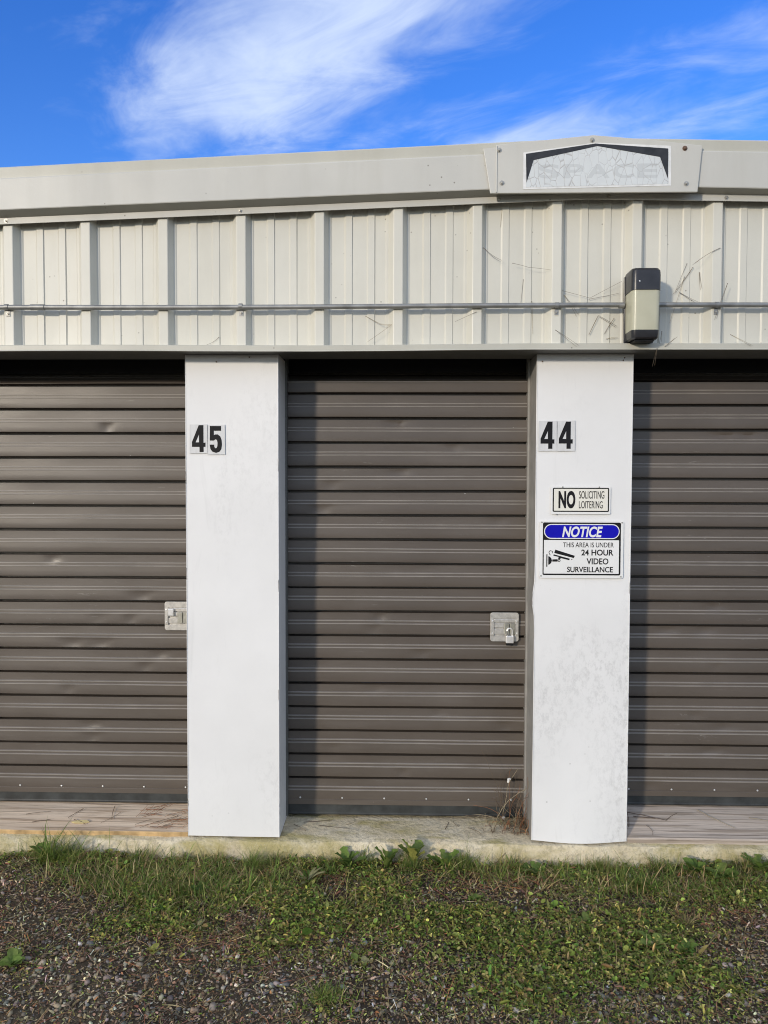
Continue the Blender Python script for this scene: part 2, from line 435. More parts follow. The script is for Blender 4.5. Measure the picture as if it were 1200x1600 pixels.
# ------------------------------------------------------------------ ground sheet
def gz(x, y):
    x = np.asarray(x, float); y = np.asarray(y, float)
    near = np.exp(-(np.maximum(0, np.abs(x) - 3) / 3) ** 2) * np.exp(-(np.maximum(0, -y - 2.5) / 3) ** 2)
    h = -0.096 + 0.022 * np.exp(-((x + 1.4) / 0.8) ** 2) * np.exp(-((y - 0.05) / 0.35) ** 2) + 0.008 * np.exp(-((x - 1.4) / 0.5) ** 2)
    return h + near * ((fbm(x, y, 2.2, 1) - 0.5) * 0.045 + (fbm(x, y, 14, 2, 3) - 0.5) * 0.016)
def axis(a, b, step, far):
    m = list(np.arange(a, b + 1e-6, step)); d = step; lo = a; hi = b; L = []; H = []
    while hi < far:
        d *= 1.5; lo -= d; hi += d; L.append(lo); H.append(hi)
    return np.array(L[::-1] + m + H)
gx = axis(-2.3, 2.3, 0.02, 500); gy = axis(-1.7, 0.5, 0.02, 500)
XX, YY = np.meshgrid(gx, gy, indexing='ij')
GV = np.stack([XX, YY, gz(XX, YY)], -1).reshape(-1, 3)
nx, ny = XX.shape
ii = (np.arange(nx - 1)[:, None] * ny + np.arange(ny - 1)[None, :]).ravel()
GT = np.concatenate([np.stack([ii, ii + ny, ii + ny + 1], 1), np.stack([ii, ii + ny + 1, ii + 1], 1)])
tag(link('ground', np_mesh('ground', GV, GT, [SOIL], smooth=True)), kind='structure')

# ------------------------------------------------------------------ storage building
B = tag(empty('storage_building', (0.0, 0.3, 0.0)),
        'low beige and white metal storage building with brown roll-up doors', 'building')
RIB0, PITCH = -1.5627, 0.3048
def top_z(x): return 2.651 + 0.0413 * (x + 1.547) if x < 0.704 else 2.744 - 0.0245 * (x - 0.704)
def bot_z(x): return 2.4877 + 0.0350 * (x + 1.550) if x < 0.704 else 2.5666 - 0.0273 * (x - 0.704)
def lip_z(x): return 2.4715 + 0.0363 * (x + 1.572) if x < 0.704 else 2.5541 - 0.0200 * (x - 0.704)
XL, XR = RIB0 - 8 * PITCH - 0.05, RIB0 + 18 * PITCH - 0.05

# ribbed fascia sheets, three ribs to a sheet
PROF = [(-.034, .034), (-.029, .0305), (-.022, .0305), (-.002, .0008), (.0005, 0), (.0315, 0), (.034, .0008), (.050, .0305), (.056, .0305), (.061, .034),
        (.110, .034), (.116, .0295), (.140, .0295), (.1435, .034), (.198, .034), (.204, .0295), (.228, .0295), (.2315, .034)]
def rib_y(x):
    u = (x - RIB0 + .05) % PITCH - .05
    pr = PROF + [(PITCH - .034, .034)]
    for (a, p), (b, q) in zip(pr, pr[1:]):
        if a <= u <= b: return p + (q - p) * (u - a) / (b - a)
    return 0.034
for s in range(-8, 18, 3):
    mb = MB(); cols = []
    for k in range(s, min(s + 3, 18)):
        for u, y in PROF: cols.append((RIB0 + k * PITCH + u, y))
    cols.append((RIB0 + min(s + 3, 18) * PITCH - .034, .034))
    NZ = 7; vs = []; fs = []
    for x, y in cols:
        zt = lip_z(x) + 0.008
        for j in range(NZ):
            z = 1.966 + (zt - 1.966) * j / (NZ - 1)
            w = (float(vnoise(x, z, 3.1, 4)) - .5) * .004 if y > .03 else 0
            vs.append((x, y + w * (0 < j < NZ - 1), z))
    for i in range(len(cols) - 1):
        for j in range(NZ - 1):
            a = i * NZ + j; fs.append((a, a + NZ, a + NZ + 1, a + 1))
    mb.add(vs, fs, FASCIA); mb.build('fascia_panel', B, fix=False)

# rake trim: roof hem, broad face, underside return and screw lip
def rake(x0, x1):
    pts = [('t', 0.30, 0.004), ('t', -0.044, 0.002), ('t', -0.048, -0.003), ('t', -0.048, -0.041), ('t', -0.055, -0.044), ('t', -0.056, -0.048),
           ('b', -0.056, 0.003), ('b', -0.0545, 0.0), ('l', -0.012, 0.0), ('l', -0.012, -0.0235), ('l', -0.008, -0.0235)]
    mb = MB(); n = 24
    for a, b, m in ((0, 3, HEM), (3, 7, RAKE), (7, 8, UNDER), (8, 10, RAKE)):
        seg = pts[a:b + 1]; vs = []; fs = []
        for i in range(n + 1):
            x = x0 + (x1 - x0) * i / n
            for k, y, dz in seg:
                w = (float(vnoise(x, dz * 9, 2.3, 8)) - .5) * .0022 if k == 'b' or y < -.054 else 0
                vs.append((x, y + w, {'t': top_z, 'b': bot_z, 'l': lip_z}[k](x) + dz))
        m_ = len(seg)
        for i in range(n):
            for j in range(m_ - 1):
                q = i * m_ + j; fs.append((q, q + 1, q + m_ + 1, q + m_))
        mb.add(vs, fs, m)
    return mb.build('rake_trim', B, fix=False)
RK = [rake(XL, 0.704), rake(0.704, XR)]
def screw(name, parent, c, r=.006, h=.004, axis=(0, -1, 0), mat=None, washer=True):
    mb = MB(); c = Vector(c); ax = Vector(axis)
    if washer: mb.tube([c, c + ax * .0015], r * 1.5, mat or ZINC, 12)
    mb.tube([c + ax * .001, c + ax * (h + .001)], r, mat or ZINC, 6)
    mb.dome(c + ax * (h + .001), r * .8, r * .35, axis, mat or ZINC, 8, 2)
    return mb.build(name, parent, fix=True)
for x in (-2.46, -1.547, -.632, .362, .779, 1.222, 2.13):
    screw('screw', RK[0] if x < .69 else RK[1], (x, -.012, lip_z(x) - .0115), .0052, .004)
# drip trim below the ribs, two lapped lengths
def drip(x0, x1, dy, sag):
    mb = MB(); n = 16; vs = []; fs = []
    pr = [(.03, 1.984), (-.016, 1.981), (-.020, 1.978), (-.021, 1.961), (-.0235, 1.9565), (-.018, 1.9555), (.0, 1.958)]
    for i in range(n + 1):
        x = x0 + (x1 - x0) * i / n
        for y, z in pr: vs.append((x, y + dy, z + sag * (float(vnoise(x, 0, 1.1, 3)) - .5)))
    for i in range(n):
        for j in range(len(pr) - 1):
            q = i * len(pr) + j; fs.append((q, q + 1, q + len(pr) + 1, q + len(pr)))
    mb.add(vs, fs, HEM); return mb.build('drip_trim', B, fix=False)
drip(XL, -.617, 0.0, .006); drip(-.635, XR, -.003, .008)
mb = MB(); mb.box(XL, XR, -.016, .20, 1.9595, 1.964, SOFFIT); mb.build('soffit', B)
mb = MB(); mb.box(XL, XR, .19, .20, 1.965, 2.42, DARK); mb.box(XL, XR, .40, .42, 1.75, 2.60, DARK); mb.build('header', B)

# roof, side and back walls
for x0, x1 in ((XL, .704), (.704, XR)):
    mb = MB(); vs = []
    for x in (x0, x1):
        for y in (-.04, 6.0): vs += [(x, y, top_z(x) - .012), (x, y, top_z(x) - .002)]
    mb.add(vs, [(0, 2, 6, 4), (1, 5, 7, 3), (0, 4, 5, 1), (2, 3, 7, 6), (0, 1, 3, 2), (4, 6, 7, 5)], RAKE); mb.build('roof', B)
for x0 in (XL, XR - .04):
    mb = MB(); mb.box(x0, x0 + .04, .05, 5.96, -.2, 2.46, FASCIA); mb.build('wall', B)
mb = MB(); mb.box(XL + .04, XR - .04, 5.92, 5.96, -.2, 2.44, FASCIA); mb.build('wall', B)

# foundation slab with worn, uneven nosing
mb = MB(); xs = np.linspace(XL, XR, 340); pr = [(.9, .0), (.30, -.001), (.20, -.004), (.12, -.007), (.085, -.009), (.066, -.016), (.056, -.032), (.052, -.07), (.050, -.25)]
vs = []; fs = []
for x in xs:
    e = (float(fbm(x, 0, 4, 6)) - .5); e2 = (float(fbm(x, 3, 22, 7)) - .5)
    for j, (y, z) in enumerate(pr):
        k = 1 if 2 < j < 8 else 0
        k2 = (.0, .0, .3, 1, 1, 1, 1, 1, 0)[j]
        vs.append((x, y + k * (e * .016 + e2 * .009 * k2), z + k2 * (e2 * .008 + (float(fbm(x, j, 12, 9)) - .5) * .008)))
m_ = len(pr)
for i in range(len(xs) - 1):
    for j in range(m_ - 1):
        q = i * m_ + j; fs.append((q, q + m_, q + m_ + 1, q + 1))
mb.add(vs, fs, CONC); mb.build('foundation', B, smooth=True, fix=False)

# white sheet-clad pillars between the doors
def pillar(x0, x1, kind):
    mb = MB(); nz = 46; nxp = 10; vs = []; fs = []
    zb = lambda t: 0.001
    def front(i, j):
        t = i / nxp; z = .0 + 1.9585 * (j / nz) ** 1.25
        y = .08 + (float(vnoise(x0 + t * (x1 - x0), z, 2.2, 12)) - .5) * .005
        zz = z; xx = x0 + t * (x1 - x0)
        if kind == 'curled':
            b = math.exp(-z / .10) * math.sin(math.pi * t) ** 1.2
            y -= .012 * b; zz -= .007 * b * math.exp(-z / .05)
            if t < .3: xx += -.010 * math.exp(-((z - .98) / .05) ** 2) * (1 - t / .3)
            xx += -.003 * (1 - t) * math.exp(-z / .5)
        if j == 0 and kind != 'curled': zz += -.003 * t
        return (xx, y, zz)
    for i in range(nxp + 1):
        for j in range(nz + 1): vs.append(front(i, j))
    for i in range(nxp):
        for j in range(nz):
            q = i * (nz + 1) + j; fs.append((q, q + nz + 1, q + nz + 2, q + 1))
    mb.add(vs, fs, WHITES if kind == 'curled' else WHITE)
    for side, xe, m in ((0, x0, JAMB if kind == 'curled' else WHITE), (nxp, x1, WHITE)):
        vs = []; fs = []
        for j in range(nz + 1):
            f_ = front(side, j); vs += [f_, (xe, .29, max(0, f_[2]))]
        for j in range(nz): fs.append((2 * j, 2 * j + 1, 2 * j + 3, 2 * j + 2))
        mb.add(vs, fs, m)
    p = mb.build('pillar', B, fix=True)
    me = p.data
    # thin bright folded edge down the front corner of the sheet
    for xe, sg in ((x0, 1), (x1, -1)):
        e = MB(); pts = [Vector(front(0 if sg == 1 else nxp, j)) + Vector((sg * .002, -.0006, 0)) for j in range(0, nz + 1)]
        e.tube(pts, .0016, WHITE, 5); e.build('corner_fold', p, smooth=True)
    return p
P = [pillar(-2.284, -1.907, 'flat'), pillar(-.877, -.500, 'flat'), pillar(.528, .909, 'curled'), pillar(1.939, 2.316, 'flat')]
for q, x, z in ((1, -.617, 1.948), (1, -.75, 1.93), (2, .873, 1.944), (2, .868, 1.934), (2, .55, 1.93)):
    screw('nail', P[q], (x, .0795, z), .003, .0015, mat=RUST, washer=False)
P[1]['label'] = 'clean white pillar carrying number 45'; P[2]['label'] = 'stained white pillar with its lower edge curled, carrying number 44'
for x0, x1 in ((XL + .04, -2.284), (2.316, XR - .04)):
    mb = MB(); vs = []; fs = []; cols = []
    k = math.ceil((x0 - RIB0) / PITCH); cols = [(x0, .034)]
    while RIB0 + k * PITCH + .24 < x1:
        cols += [(RIB0 + k * PITCH + u, y) for u, y in PROF if RIB0 + k * PITCH + u > x0]; k += 1
    cols.append((x1, .034))
    for x, y in cols: vs += [(x, y + .09, 0.0), (x, y + .09, 1.9585)]
    for i in range(len(cols) - 1): fs.append((2 * i, 2 * i + 2, 2 * i + 3, 2 * i + 1))
    mb.add(vs, fs, FASCIA); mb.build('wall', B, fix=False)

# roll-up doors: guide rails, curtain of stepped slats, bottom bar, rivets
SP = [(.0, .038), (.0100, .038), (.0104, -.001), (.0114, -.0040), (.0140, -.0045), (.036, -.0038), (.0520, -.0030), (.0532, -.0046), (.0568, -.0044), (.0582, -.0010),
      (.0650, -.0006), (.0662, -.0022), (.0700, -.0020), (.0714, .0016), (.088, .0022), (.1024, .0022), (.1031, .038)]
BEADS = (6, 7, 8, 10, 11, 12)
SLAT_H = 0.1031
def slat_mesh(x0, x1, seed, n=64, dents=(), zbase=0.0):
    mb = MB(); vs = []; fs = []
    for i in range(n + 1):
        x = x0 + (x1 - x0) * i / n
        for j, (z, y) in enumerate(SP):
            w = (float(vnoise(x, seed * 3.7 + z * 4, 4.5, 21)) - .5) * .0013 + (float(vnoise(x, seed * 1.3, 1.4, 22)) - .5) * .0014
            if not (1 < j < 16): w *= .25
            dz = (float(vnoise(x, seed, 2.0, 23)) - .5) * .0026
            for dx, dzz, r, d in dents:
                w += d * (math.exp(-((x - dx) / r) ** 2 - ((z - dzz) / .016) ** 2) - .5 * math.exp(-((x - dx - .7 * r) / (.4 * r)) ** 2 - ((z - dzz + .008) / .01) ** 2))
            yb = max(0, zbase + z - 1.879)                 # the curtain bends back on to its drum
            vs.append((x, y + w + 1.9 * yb, z + dz - .25 * yb))
    m_ = len(SP)
    for i in range(n):
        for j in range(m_ - 1):
            q = i * m_ + j; fs.append((q, q + m_, q + m_ + 1, q + 1))
    mb.add(vs, fs, DOOR); k = mb.mi(BEAD)
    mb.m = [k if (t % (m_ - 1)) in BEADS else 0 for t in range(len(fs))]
    me = mb.mesh('slat', smooth=True, fix=False); return me
def latch(door, cx, cz, yf, lock):
    mb = MB()
    # pressed plate with a raised centre
    def rrect(x0, x1, z0, z1, r, n=5):
        o = []
        for ax_, az_, s0 in ((x1 - r, z1 - r, 0), (x0 + r, z1 - r, 90), (x0 + r, z0 + r, 180), (x1 - r, z0 + r, 270)):
            for k in range(n + 1):
                a = rad(s0 + 90 * k / n); o.append((ax_ + r * math.cos(a), az_ + r * math.sin(a)))
        return o
    mb.poly([rrect(cx - .060, cx + .060, cz - .0615, cz + .0615, .010), rrect(cx - .046, cx + .046, cz - .039, cz + .037, .003)[::-1]], yf - .007, yf, STEEL)
    pl = mb.build('latch_plate', door, bevel=.0015)
    mb = MB(); mb.box(cx - .046, cx + .046, yf - .0025, yf + .004, cz - .039, cz + .037, STEEL); mb.build('latch_pan', door)
    for s in (-1, 1):
        mb = MB(); mb.box(cx + s * .0515 - .007, cx + s * .0515 + .007, yf - .0125, yf - .0065, cz - .036, cz + .031, STEEL)
        mb.build('latch_strap', door, bevel=.0015)
    mb = MB(); mb.box(cx - .045, cx + .048, yf - .010, yf - .003, cz + .020, cz + .034, STEEL); mb.build('latch_rail', door, bevel=.002)
    mb = MB(); mb.box(cx - .044, cx + .008, yf - .009, yf - .003, cz - .002, cz + .016, STEEL)
    mb.box(cx - .044, cx + .008, yf - .009, yf - .003, cz - .030, cz - .008, STEEL); mb.build('latch_bolt', door, bevel=.001)
    for dx in (-.002, .022):
        mb = MB(); mb.box(cx + dx, cx + dx + .0215, yf - .017, yf - .009, cz - .030, cz + .017, STEELD); mb.build('latch_tab', door, bevel=.002)
    for sx in (-1, 1):
        for sz in (-1, 1):
            mb = MB(); mb.dome((cx + sx * .0515, yf - .0125, cz + sz * .026), .004, .002, (0, -1, 0), CHROME, 8, 2); mb.build('rivet', door)
    if lock == 'cylinder':
        mb = MB(); mb.box(cx - .042, cx - .018, yf - .022, yf - .008, cz + .002, cz + .033, CHROME); mb.build('lock_block', door, bevel=.003)
def door(x0, x1, zl, zbar, seed, dents, rivz=.012, lat=None):
    """zl: height of the lowest slat's lower line, zbar: underside of the bottom bar"""
    yd = .27; xa, xb = x0 - .012, x1 + .012
    mb = MB()
    for xg, s in ((x0, 1), (x1, -1)):
        mb.box(min(xg, xg + s * .008), max(xg, xg + s * .008), yd - .022, yd + .03, max(zbar, 0.004), 2.2, JAMB if s < 0 else SOFFIT)
    d = mb.build('roll_up_door', B)
    z = zl; i = 0
    while z < 1.99:
        me = slat_mesh(xa, xb, seed + i * 1.37, dents=dents.get(i, ()), zbase=z)
        o = link('slat', me, d); o.location = o.location + Vector((0, yd, z))
        z += SLAT_H; i += 1
    mb = MB(); mb.box(xa, xb, yd - .004, yd + .012, zbar + .006, zl - .004, RUBBER)
    mb.box(xa, xb, yd - .007, yd + .004, zl - .008, zl + .0140, DOOR)
    mb.tube([(xa, yd + .002, zbar + .006), (xb, yd + .002, zbar + .006)], .008, RUBBER, 8)
    mb.build('bottom_bar', d, bevel=.001)
    x = x0 + .06
    k = 0
    while x < x1:
        mb = MB(); mb.dome((x, yd - .006, zl + rivz), .0042, .0025, (0, -1, 0), CHROME, 8, 2); mb.build('rivet', d); x += .1815; k += 1
    if lat: latch(d, *lat)
    return d
def rdents(seed, x0, x1, k):
    q = random.Random(seed); d = {}
    for i in range(k): d.setdefault(q.randrange(0, 16), []).append((q.uniform(x0 + .08, x1 - .08), q.choice((.03, .085)), q.uniform(.022, .06), q.uniform(.004, .009)))
    return d
D0 = door(-1.907, -.877, .104, .053, 3.1, rdents(5, -1.6, -.9, 12), .021, (-.962, .874, .262, 'cylinder'))
D1 = door(-.500, .530, .066, .012, 9.4, rdents(8, -.5, .53, 14), .021, (.4325, .8365, .262, 'padlock'))
D2 = door(.909, 1.939, .121, .073, 17.7, rdents(11, .95, 1.6, 10), .021)
D0['label'] = 'roll-up door left of pillar 45'; D1['label'] = 'roll-up door between the two numbered pillars, padlocked'; D2['label'] = 'roll-up door right of pillar 44'

# padlock hanging on the middle latch
pk = tag(empty('padlock', (.453, .245, .792)), 'small chrome padlock hanging from the middle door latch', 'padlock')
cx, cz, yf = .453, .792, .243
mb = MB(); mb.box(cx - .0165, cx + .0165, yf - .009, yf + .009, cz - .021, cz + .010, CHROME); mb.build('body', pk, bevel=.003)
mb = MB(); mb.box(cx - .0155, cx + .0155, yf - .008, yf + .008, cz - .031, cz - .0215, SIGNK); mb.build('bumper', pk, bevel=.003)
mb = MB(); arc = [(cx - .011, yf, cz + .010)] + [(cx - .011 * math.cos(a), yf, cz + .030 + .011 * math.sin(a)) for a in np.linspace(0, math.pi, 9)] + [(cx + .011, yf, cz + .010)]
mb.tube(arc, .0033, CHROME, 8); mb.build('shackle', pk, smooth=True)

# ------------------------------------------------------------------ threshold boards
def board(x0, x1, zb, zf, mat, label):
    mb = MB(); n = 60; vs = []; fs = []
    for i in range(n + 1):
        x = x0 + (x1 - x0) * i / n; w = (float(fbm(x, zb * 9, 6, 31)) - .5)
        pr = [(.300, zb), (.2, zb - (zb - zf) * .42 + w * .002), (.12, zf + .006 + w * .003), (.088 + w * .004, zf + w * .003), (.086 + w * .004, zf - .004), (.087, -.012), (.300, -.012)]
        vs += [(x, y, z) for y, z in pr]
    m_ = 7
    for i in range(n):
        for j in range(m_):
            a = i * m_ + j; b = i * m_ + (j + 1) % m_; fs.append((a, b, b + m_, a + m_))
    fs.append(tuple(range(m_))); fs.append(tuple(n * m_ + k for k in range(m_)))
    mb.add(vs, fs, mat)
    if mat is WOODL:
        k = mb.mi(CUT); mb.m = [k if t < 7 * n and t % 7 in (3, 4) else q for t, q in enumerate(mb.m)]
    return tag(mb.build('threshold_board', None), label, 'board', 'wooden threshold boards')
board(-1.904, -.881, .052, .010, WOODL, 'pale wooden threshold board with red needles under the left door')
mb = MB(); mb.poly([[(-1.385, .0), (-1.36, .010), (-1.325, .012), (-1.31, .002), (-1.33, -.006), (-1.37, -.006)]], -.002, .002, plain('chip_yellow', (.62, .50, .24), .8))
ch = mb.build('wood_chip', None); ch.rotation_euler.x = rad(-76); ch.location = (0, .135, .0235)
tag(ch, 'yellow splinter of wood lying on the pale left board', 'wood chip')
board(.913, 1.936, .071, .012, WOODR, 'grey weathered wooden threshold board under the right door')

# ------------------------------------------------------------------ conduit on the fascia
CY, CZ, CR = -.0115, 2.129, .0095
def conduit(x0, x1, label, straps, coup):
    c = tag(empty('conduit', (x0, CY, CZ)), label, 'conduit', 'steel conduit runs along the fascia')
    mb = MB(); n = 30
    mb.tube([(x0 + (x1 - x0) * i / n, CY, CZ + .0022 * math.sin((x0 + (x1 - x0) * i / n) * 2.1) - .001) for i in range(n + 1)], CR, GALV, 14)
    mb.build('pipe', c, smooth=True)
    for xs_ in straps:
        mb = MB(); mb.tube([(xs_ - .007, CY, CZ), (xs_ + .007, CY, CZ)], CR + .0022, GALV, 14)
        mb.box(xs_ - .007, xs_ + .007, -.003, -.0005, CZ - .034, CZ - .008, GALV); st = mb.build('strap', c, smooth=True)
        screw('screw', st, (xs_, -.003, CZ - .0245), .0042, .003, mat=ZINC, washer=False)
    for a, b in coup:
        mb = MB(); mb.tube([(a, CY, CZ - .001), (b, CY, CZ - .001)], CR + .002, GALV, 14); mb.build('coupling', c, smooth=True)
    return c
conduit(XL + .02, .842, 'long thin steel conduit left of the wall lamp', (-2.46, -1.550, -.632, .587), ((-1.455, -1.40), (.822, .842)))
conduit(.950, XR - .02, 'short thin steel conduit right of the wall lamp', (1.194, 2.1), ((.950, .962),))

# ------------------------------------------------------------------ wall lamp
LX, LXH = .9005, .0545
lamp = tag(empty('wall_lamp', (LX, -.002, 1.99)), 'black and yellowed wall pack lamp above the right pillar', 'lamp')
def ring(z, xh, y0, y1, r, n=5):
    o = []
    for cx_, cy_, s0 in ((LX + xh - r, y0 + r, 270), (LX - xh + r, y0 + r, 180)):
        for k in range(n + 1):
            a = rad(s0 + (90 - 90 * k / n if s0 == 270 else 90 - 90 * k / n))
            o.append((cx_ + r * math.cos(a), cy_ + r * math.sin(a), z))
    o += [(LX - xh, y1, z), (LX + xh, y1, z)]
    return o
def loft(rings, mat, name, parent, caps=True):
    mb = MB(); m_ = len(rings[0]); vs = [q for R_ in rings for q in R_]; fs = []
    for i in range(len(rings) - 1):
        for k in range(m_): fs.append((i * m_ + k, i * m_ + (k + 1) % m_, (i + 1) * m_ + (k + 1) % m_, (i + 1) * m_ + k))
    if caps: fs += [tuple(range(m_)), tuple((len(rings) - 1) * m_ + k for k in range(m_))]
    mb.add(vs, fs, mat); return mb.build(name, parent, smooth=True)
loft([ring(2.1655, .0545, -.104, -.002, .02), ring(2.222, .0545, -.105, -.002, .02), ring(2.238, .0535, -.103, -.002, .02), ring(2.247, .050, -.094, -.002, .018)], LAMPB, 'hood', lamp)
loft([ring(2.0195, .0510, -.097, -.004, .018), ring(2.09, .0518, -.1005, -.004, .019), ring(2.1652, .0525, -.1015, -.004, .019)], LENS, 'lens', lamp)
loft([ring(1.987, .046, -.086, -.002, .016), ring(1.992, .0505, -.094, -.002, .018), ring(2.004, .0515, -.097, -.002, .018), ring(2.0193, .0518, -.0985, -.002, .018)], LAMPB, 'base_band', lamp)
mb = MB(); mb.box(LX - .058, LX + .055, -.010, -.0005, 1.983, 2.236, LAMPB); mb.build('back_plate', lamp, bevel=.002)
mb = MB(); mb.dome((LX - .028, -.1052, 2.196), .0032, .0016, (0, -1, 0), CHROME, 8, 2); mb.build('screw', lamp)
mb = MB(); mb.box(LX - .036, LX + .036, -.080, -.02, 1.979, 1.9865, SIGNK); mb.build('bottom_plate', lamp, bevel=.002)

# ------------------------------------------------------------------ gable sign
gs = tag(empty('gable_sign', (.70, -.06, 2.534)), 'faded cracked sign plate with black arch at the roof peak', 'sign')
def gk(L): return [(x * 1.01875, 1.445 + (z - 1.445) * 1.01875) for x, z in L]
mb = MB(); Y0 = -.0672
pts = [(.317, 2.514), (1.073, 2.514), (1.088, 2.681), (.9, 2.7035), (.692, 2.722), (.5, 2.7045), (.337, 2.689), (.337, 2.680), (.290, 2.676)]
mb.poly([gk(pts)], Y0, -.0575, RAKE); mb.build('plate', gs, bevel=.002)
mb = MB(); mb.poly([gk([(.337, 2.516), (.341, 2.516), (.341, 2.686), (.337, 2.686)])], Y0 - .004, Y0 + .001, RAKE); mb.build('fold', gs, bevel=.0015)
mb = MB(); mb.poly([gk([(.437, 2.527), (.976, 2.537), (.974, 2.680), (.699, 2.6935), (.437, 2.660)])], Y0 - .0012, Y0 - .0002, DECALW); mb.build('border', gs)
mb = MB(); mb.poly([gk([(.447, 2.534), (.966, 2.543), (.965, 2.667), (.70, 2.684), (.446, 2.652)])], Y0 - .0018, Y0 - .0012, DECAL); mb.build('face', gs)
mb = MB(); mb.poly([gk([(.446, 2.655), (.699, 2.690), (.963, 2.670), (.964, 2.561), (.934, 2.640), (.706, 2.681), (.474, 2.632), (.449, 2.551)])], Y0 - .0027, Y0 - .0018, DECALK); mb.build('arch', gs)
for x, z, m in ((.348, 2.670, ZINC), (.359, 2.551, ZINC), (.687, 2.7035, ZINC), (1.024, 2.671, RUST), (1.031, 2.544, ZINC)):
    (x, z), = gk([(x, z)]); screw('screw', gs, (x, Y0, z), .0062, .005, mat=m)

def text_mesh(txt, x0, x1, z0, z1, y, mat, bold=0.0, shear=0.0, thick=.0006, space=1.0):
    cu = bpy.data.curves.new('t', 'FONT'); cu.body = txt; cu.offset = bold; cu.shear = shear; cu.resolution_u = 6; cu.space_character = space
    ob = bpy.data.objects.new('t', cu); COL.objects.link(ob)
    dg = bpy.context.evaluated_depsgraph_get(); dg.update()
    me = bpy.data.meshes.new_from_object(ob.evaluated_get(dg))
    bpy.data.objects.remove(ob); bpy.data.curves.remove(cu)
    V = np.array([v.co for v in me.vertices]); a = V[:, :2].min(0); b = V[:, :2].max(0)
    for v in me.vertices:
        v.co = (x0 + (v.co.x - a[0]) / (b[0] - a[0]) * (x1 - x0), y, z0 + (v.co.y - a[1]) / (b[1] - a[1]) * (z1 - z0))
    bm = bmesh.new(); bm.from_mesh(me)
    r = bmesh.ops.extrude_face_region(bm, geom=bm.faces[:])
    for v in r['geom']:
        if isinstance(v, bmesh.types.BMVert): v.co.y += thick
    bmesh.ops.recalc_face_normals(bm, faces=bm.faces[:]); bm.to_mesh(me); bm.free()
    me.polygons.foreach_set('use_smooth', [False] * len(me.polygons)); me.materials.clear(); me.materials.append(mat); me.update(); return me
letters = [('S', .492, .570), ('P', .583, .660), ('A', .668, .752), ('C', .764, .840), ('E', .852, .926)]
for ch, a, b in letters:
    link('letter', text_mesh(ch, a * 1.01875, b * 1.01875, 2.587, 2.639, Y0 - .0020, GHOST, .03, thick=.0002), gs)

# ------------------------------------------------------------------ number stickers
def number(px0, pz, tile, loops, label):
    """tile and digit outlines measured on the sticker, in metres"""
    (x0, x1, z0, z1) = tile
    e = tag(empty('number_sticker', ((x0 + x1) / 2, .077, z0)), label, 'number sticker', 'number stickers on the pillars')
    mb = MB(); mb.poly([[(x0, z0), (x1, z0 + .001), (x1 - .001, z1), (x0 + .001, z1 - .001)]], .0752, .0760, TILE); mb.build('film', e)
    mb = MB(); mb.poly(loops, .0743, .0752, SIGNK); mb.build('digit', e)
FOUR = ([(390, 212), (498, 212), (498, 620), (545, 620), (545, 718), (500, 718), (500, 838), (405, 838), (405, 718), (228, 718), (228, 605)], [(395, 425), (395, 612), (312, 612)])
FIVE = ([(652, 232), (912, 232), (912, 342), (742, 342), (742, 446), (775, 428), (830, 426), (890, 470), (924, 560), (932, 670), (915, 770), (870, 833), (790, 856), (710, 830), (662, 770), (645, 665),
         (748, 665), (752, 718), (775, 750), (805, 745), (825, 700), (829, 620), (815, 560), (785, 540), (758, 553), (745, 570), (648, 570)],)
def conv(loops, ox, oz, du=0, dv=0):
    return [[(ox + (u + du) / 15 * .00258, oz - (v + dv) / 15 * .00258) for u, v in L] for L in loops]
OX, OZ = -.8885, 1.7135
tl = lambda ox, oz, a, b, c, d: (ox + a / 15 * .00258, ox + b / 15 * .00258, oz - d / 15 * .00258, oz - c / 15 * .00258)
number(0, 0, tl(OX, OZ, 170, 592, 192, 872), conv(FOUR, OX, OZ), 'black digit 4 sticker beside the 5 on the left pillar')
number(0, 0, tl(OX, OZ, 597, 1005, 200, 900), conv(FIVE, OX, OZ), 'black digit 5 sticker on the left pillar')
OX, OZ = .5080, 1.7385
number(0, 0, tl(OX, OZ, 165, 592, 248, 950), conv(FOUR, OX, OZ, -12, 58), 'black digit 4 sticker nearest the pillar edge, left one of 44')
number(0, 0, tl(OX, OZ, 597, 1008, 245, 952), conv(FOUR, OX, OZ, 408, 56), 'black digit 4 sticker nearest the pillar middle, right one of 44')

# ------------------------------------------------------------------ pillar signs
def SU(u): return .5115 + u / 7.5 * .002536
def SV(v): return 1.4868 - v / 7.5 * .002558
def rr(u0, u1, v0, v1, r, n=6):
    o = []
    for cu, cv, s0 in ((u1 - r, v0 + r, 0), (u0 + r, v0 + r, 90), (u0 + r, v1 - r, 180), (u1 - r, v1 - r, 270)):
        for k in range(n + 1):
            a = rad(s0 + 90 * k / n); o.append((SU(cu + r * math.cos(a)), SV(cv - r * math.sin(a))))
    return o
ns = tag(empty('small_sign', (SU(575), .075, SV(475))), 'small cream sign reading NO SOLICITING LOITERING on right pillar', 'sign')
mb = MB(); mb.poly([rr(228, 925, 152, 475, 14)], .0736, .0762, SIGNW); mb.build('plate', ns)
mb = MB(); mb.poly([rr(248, 907, 167, 448, 16)], .0728, .0735, SIGNK); mb.build('frame', ns)
mb = MB(); mb.poly([rr(262, 893, 180, 435, 6)], .0722, .0727, SIGNC); mb.build('face', ns)
link('lettering', text_mesh('NO', SU(315), SU(512), SV(408), SV(203), .0716, SIGNK, .045, space=1.05), ns)
link('lettering', text_mesh('SOLICITING', SU(555), SU(850), SV(293), SV(205), .0716, SIGNK, .003), ns)
